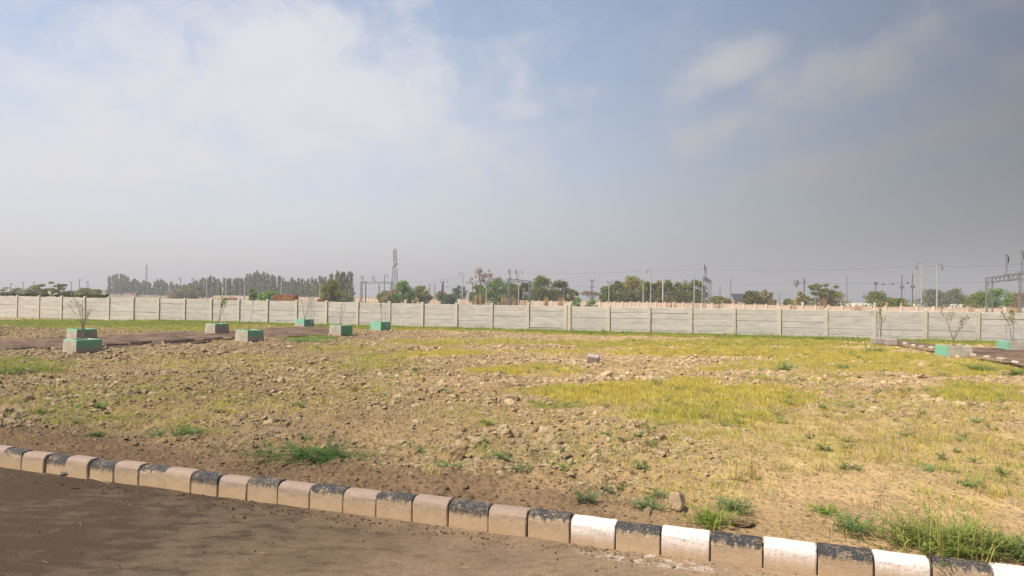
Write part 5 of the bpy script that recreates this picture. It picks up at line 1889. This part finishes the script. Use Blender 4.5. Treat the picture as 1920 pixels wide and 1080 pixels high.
    b = MB(); lattice_leg(b, 0, 0, H, 1.1, .16); b.build('lattice', M['steel'], root)
    b = MB(); b.tube([(0, 0, H), (0, 0, H + 2.5)], .1, 4); b.build('lightning_rod', M['steel'], root)


def house(px, Y, w, d, h, label, wall, roof, style='flat', yaw=0, base=-.34, name='house'):
    p = at_depth(px, 560, Y)
    root = empty(name, (p.x, Y, base), yaw)
    tag(root, label, 'building')
    b = MB(); b.box((0, 0, h / 2), (w, d, h)); b.build('walls', M[wall], root)
    b = MB()
    if style == 'flat':
        b.box((0, 0, h + .1), (w + .4, d + .4, .2)); b.build('roof', M[roof], root)
    elif style == 'hip':
        vs = [(-w * .56, -d * .56, h), (w * .56, -d * .56, h), (w * .56, d * .56, h), (-w * .56, d * .56, h), (-w * .1, 0, h + w * .2), (w * .1, 0, h + w * .2)]
        b.add(vs, [(0, 1, 5, 4), (1, 2, 5), (2, 3, 4, 5), (3, 0, 4), (3, 2, 1, 0)]); b.build('roof', M[roof], root)
    elif style == 'mono':
        vs = [(-w * .42, -d * .55, h + .02), (w * .55, -d * .55, h + .02), (w * .55, d * .5, h + 2.0), (-w * .34, d * .5, h + 2.0), (-w * .42, -d * .55, h + .2), (w * .55, -d * .55, h + .2), (w * .55, d * .5, h + 2.18), (-w * .34, d * .5, h + 2.18)]
        b.add(vs, [(3, 2, 1, 0), (4, 5, 6, 7), (0, 1, 5, 4), (1, 2, 6, 5), (2, 3, 7, 6), (3, 0, 4, 7)]); b.build('roof', M[roof], root)
    for k in (-1, 1):
        c = MB(); c.box((k * w * .25, -d / 2 - .02, h * .6), (w * .12, .06, h * .25)); c.build('window', M['glass'], root)
    return root


def build_buildings(car_line):
    house(748, 300, 3.9, 5, 2.0, 'small white building left of the lattice tower foot', 'whitewash', 'whitewash')
    house(715.5, 330, 3.0, 4, 1.4, 'tiny white hut left of the dark hooked mast', 'whitewash', 'whitewash')
    house(735, 320, 3.6, 4, 1.5, 'low white shed under the brownish bush by the tower', 'whitewash', 'whitewash')
    house(1383, 215, 4.4, 4, 2.0, 'pinkish house with dark sloping roof in the right distance', 'pinkwall', 'darkroof', 'mono')
    house(434, 110, 1.9, 2, 1.35, 'small hut with brown thatched roof behind the leaning sapling', 'brick', 'thatch', 'hip')
    house(604, 120, 1.3, 1.6, 1.4, 'small thatched hut just left of the olive-yellow tree', 'brick', 'thatch', 'hip')
    house(247, 420, 7, 5, 2.0, 'faint pinkish house under the first eucalyptus trees', 'pinkwall', 'pinkwall')
    house(197, 430, 3.2, 4, 3.8, 'faint narrow pinkish house left of the first eucalyptus', 'pinkwall', 'pinkwall')
    # red brick stack with individual bricks
    Y = 78
    p = at_depth(536, 560, Y)
    root = empty('brick_stack', (p.x, Y, -.34))
    tag(root, 'low red brick stack beyond the wall with orange reeds behind it', 'brick stack')
    L = 44 * Y / F
    H = at_depth(536, 552.5, Y).z + .34
    b = MB(); b.box((0, 0, (H - .02) / 2), (L * .97, .9, H - .04)); b.build('core', M['brick'], root)
    bm_ = MB(); bm_.box((0, 0, 0), (.235, .12, .08)); me = bm_.mesh('brick', M['brick'])
    rr = random.Random(2)
    nrow, ncol = 8, int(L / .25)
    for j in range(nrow):
        for i in range(ncol):
            link_mesh('brick', me, root, (-L / 2 + (i + .5 + .5 * (j % 2)) * .25, -.47 + rr.uniform(-.03, .02), H - .05 - j * .09))
    # white hatchback on the far road
    c, u, n2 = car_line
    Y = 229
    p = at_depth(1775, 566, Y)
    root = empty('car', (p.x, Y, .56), math.atan2(u.y, u.x))
    tag(root, 'white car on the far road behind the parapet, right of the two tall masts', 'car')
    prof = [(-2.0, .25), (-2.05, .7), (-1.75, .95), (-1.0, 1.02), (-.45, 1.45), (.9, 1.5), (1.65, 1.2), (1.9, .95), (1.95, .3)]
    b = MB(); n = len(prof)
    vs = []
    for s in (-1, 1):
        for (x, z) in prof:
            vs.append((x, s * (.82 if z < 1.1 else .66), z))
    fs = [tuple(range(n)), tuple(range(2 * n - 1, n - 1, -1))] + [(k, n + k, n + (k + 1) % n, (k + 1) % n) for k in range(n)]
    b.add(vs, fs)
    o = b.build('body', M['carpaint'], root)
    for s in (-1, 1):
        b = MB()
        b.add([(-.75, s * .79, 1.05), (-.38, s * .70, 1.4), (.9, s * .69, 1.43), (1.4, s * .78, 1.08)], [(0, 1, 2, 3)])
        w = b.build('window', M['glass'], root); m = w.modifiers.new('t', 'SOLIDIFY'); m.thickness = .04
        for x in (-1.3, 1.2):
            b = MB(); b.tube([(0, -.1, 0), (0, .1, 0)], .32, 12); wh = b.build('wheel', M['rubber'], root, (x, s * .75, .32))


def build_haze():
    m, g = new_mat('haze_air')
    v = g.n('ShaderNodeVolumePrincipled', ins={'Color': (.86, .87, .90), 'Density': HAZE_DENSITY, 'Anisotropy': 0.2})
    o = g.n('ShaderNodeOutputMaterial')
    g.t.links.new(v.outputs[0], o.inputs['Volume'])
    b = MB()
    b.box((0, 1500, 39), (5600, 4800, 82))
    h = b.build('haze', m)
    tag(h, 'pale dusty haze hanging over the plain', kind='stuff')


build_ground()
track('side_road', LTN, LTF, 'rutted brown earth side road crossing the left of the field')
track('side_road', RTN, RTF, 'brown earth side road at right between kerbs')
build_kerb()
build_wall()
CAR = build_railway_wall()
build_planters()
build_trees()
build_reeds()
build_railway()
build_buildings(CAR)
build_clods()
build_grass()
build_weeds()
build_stones()
build_haze()
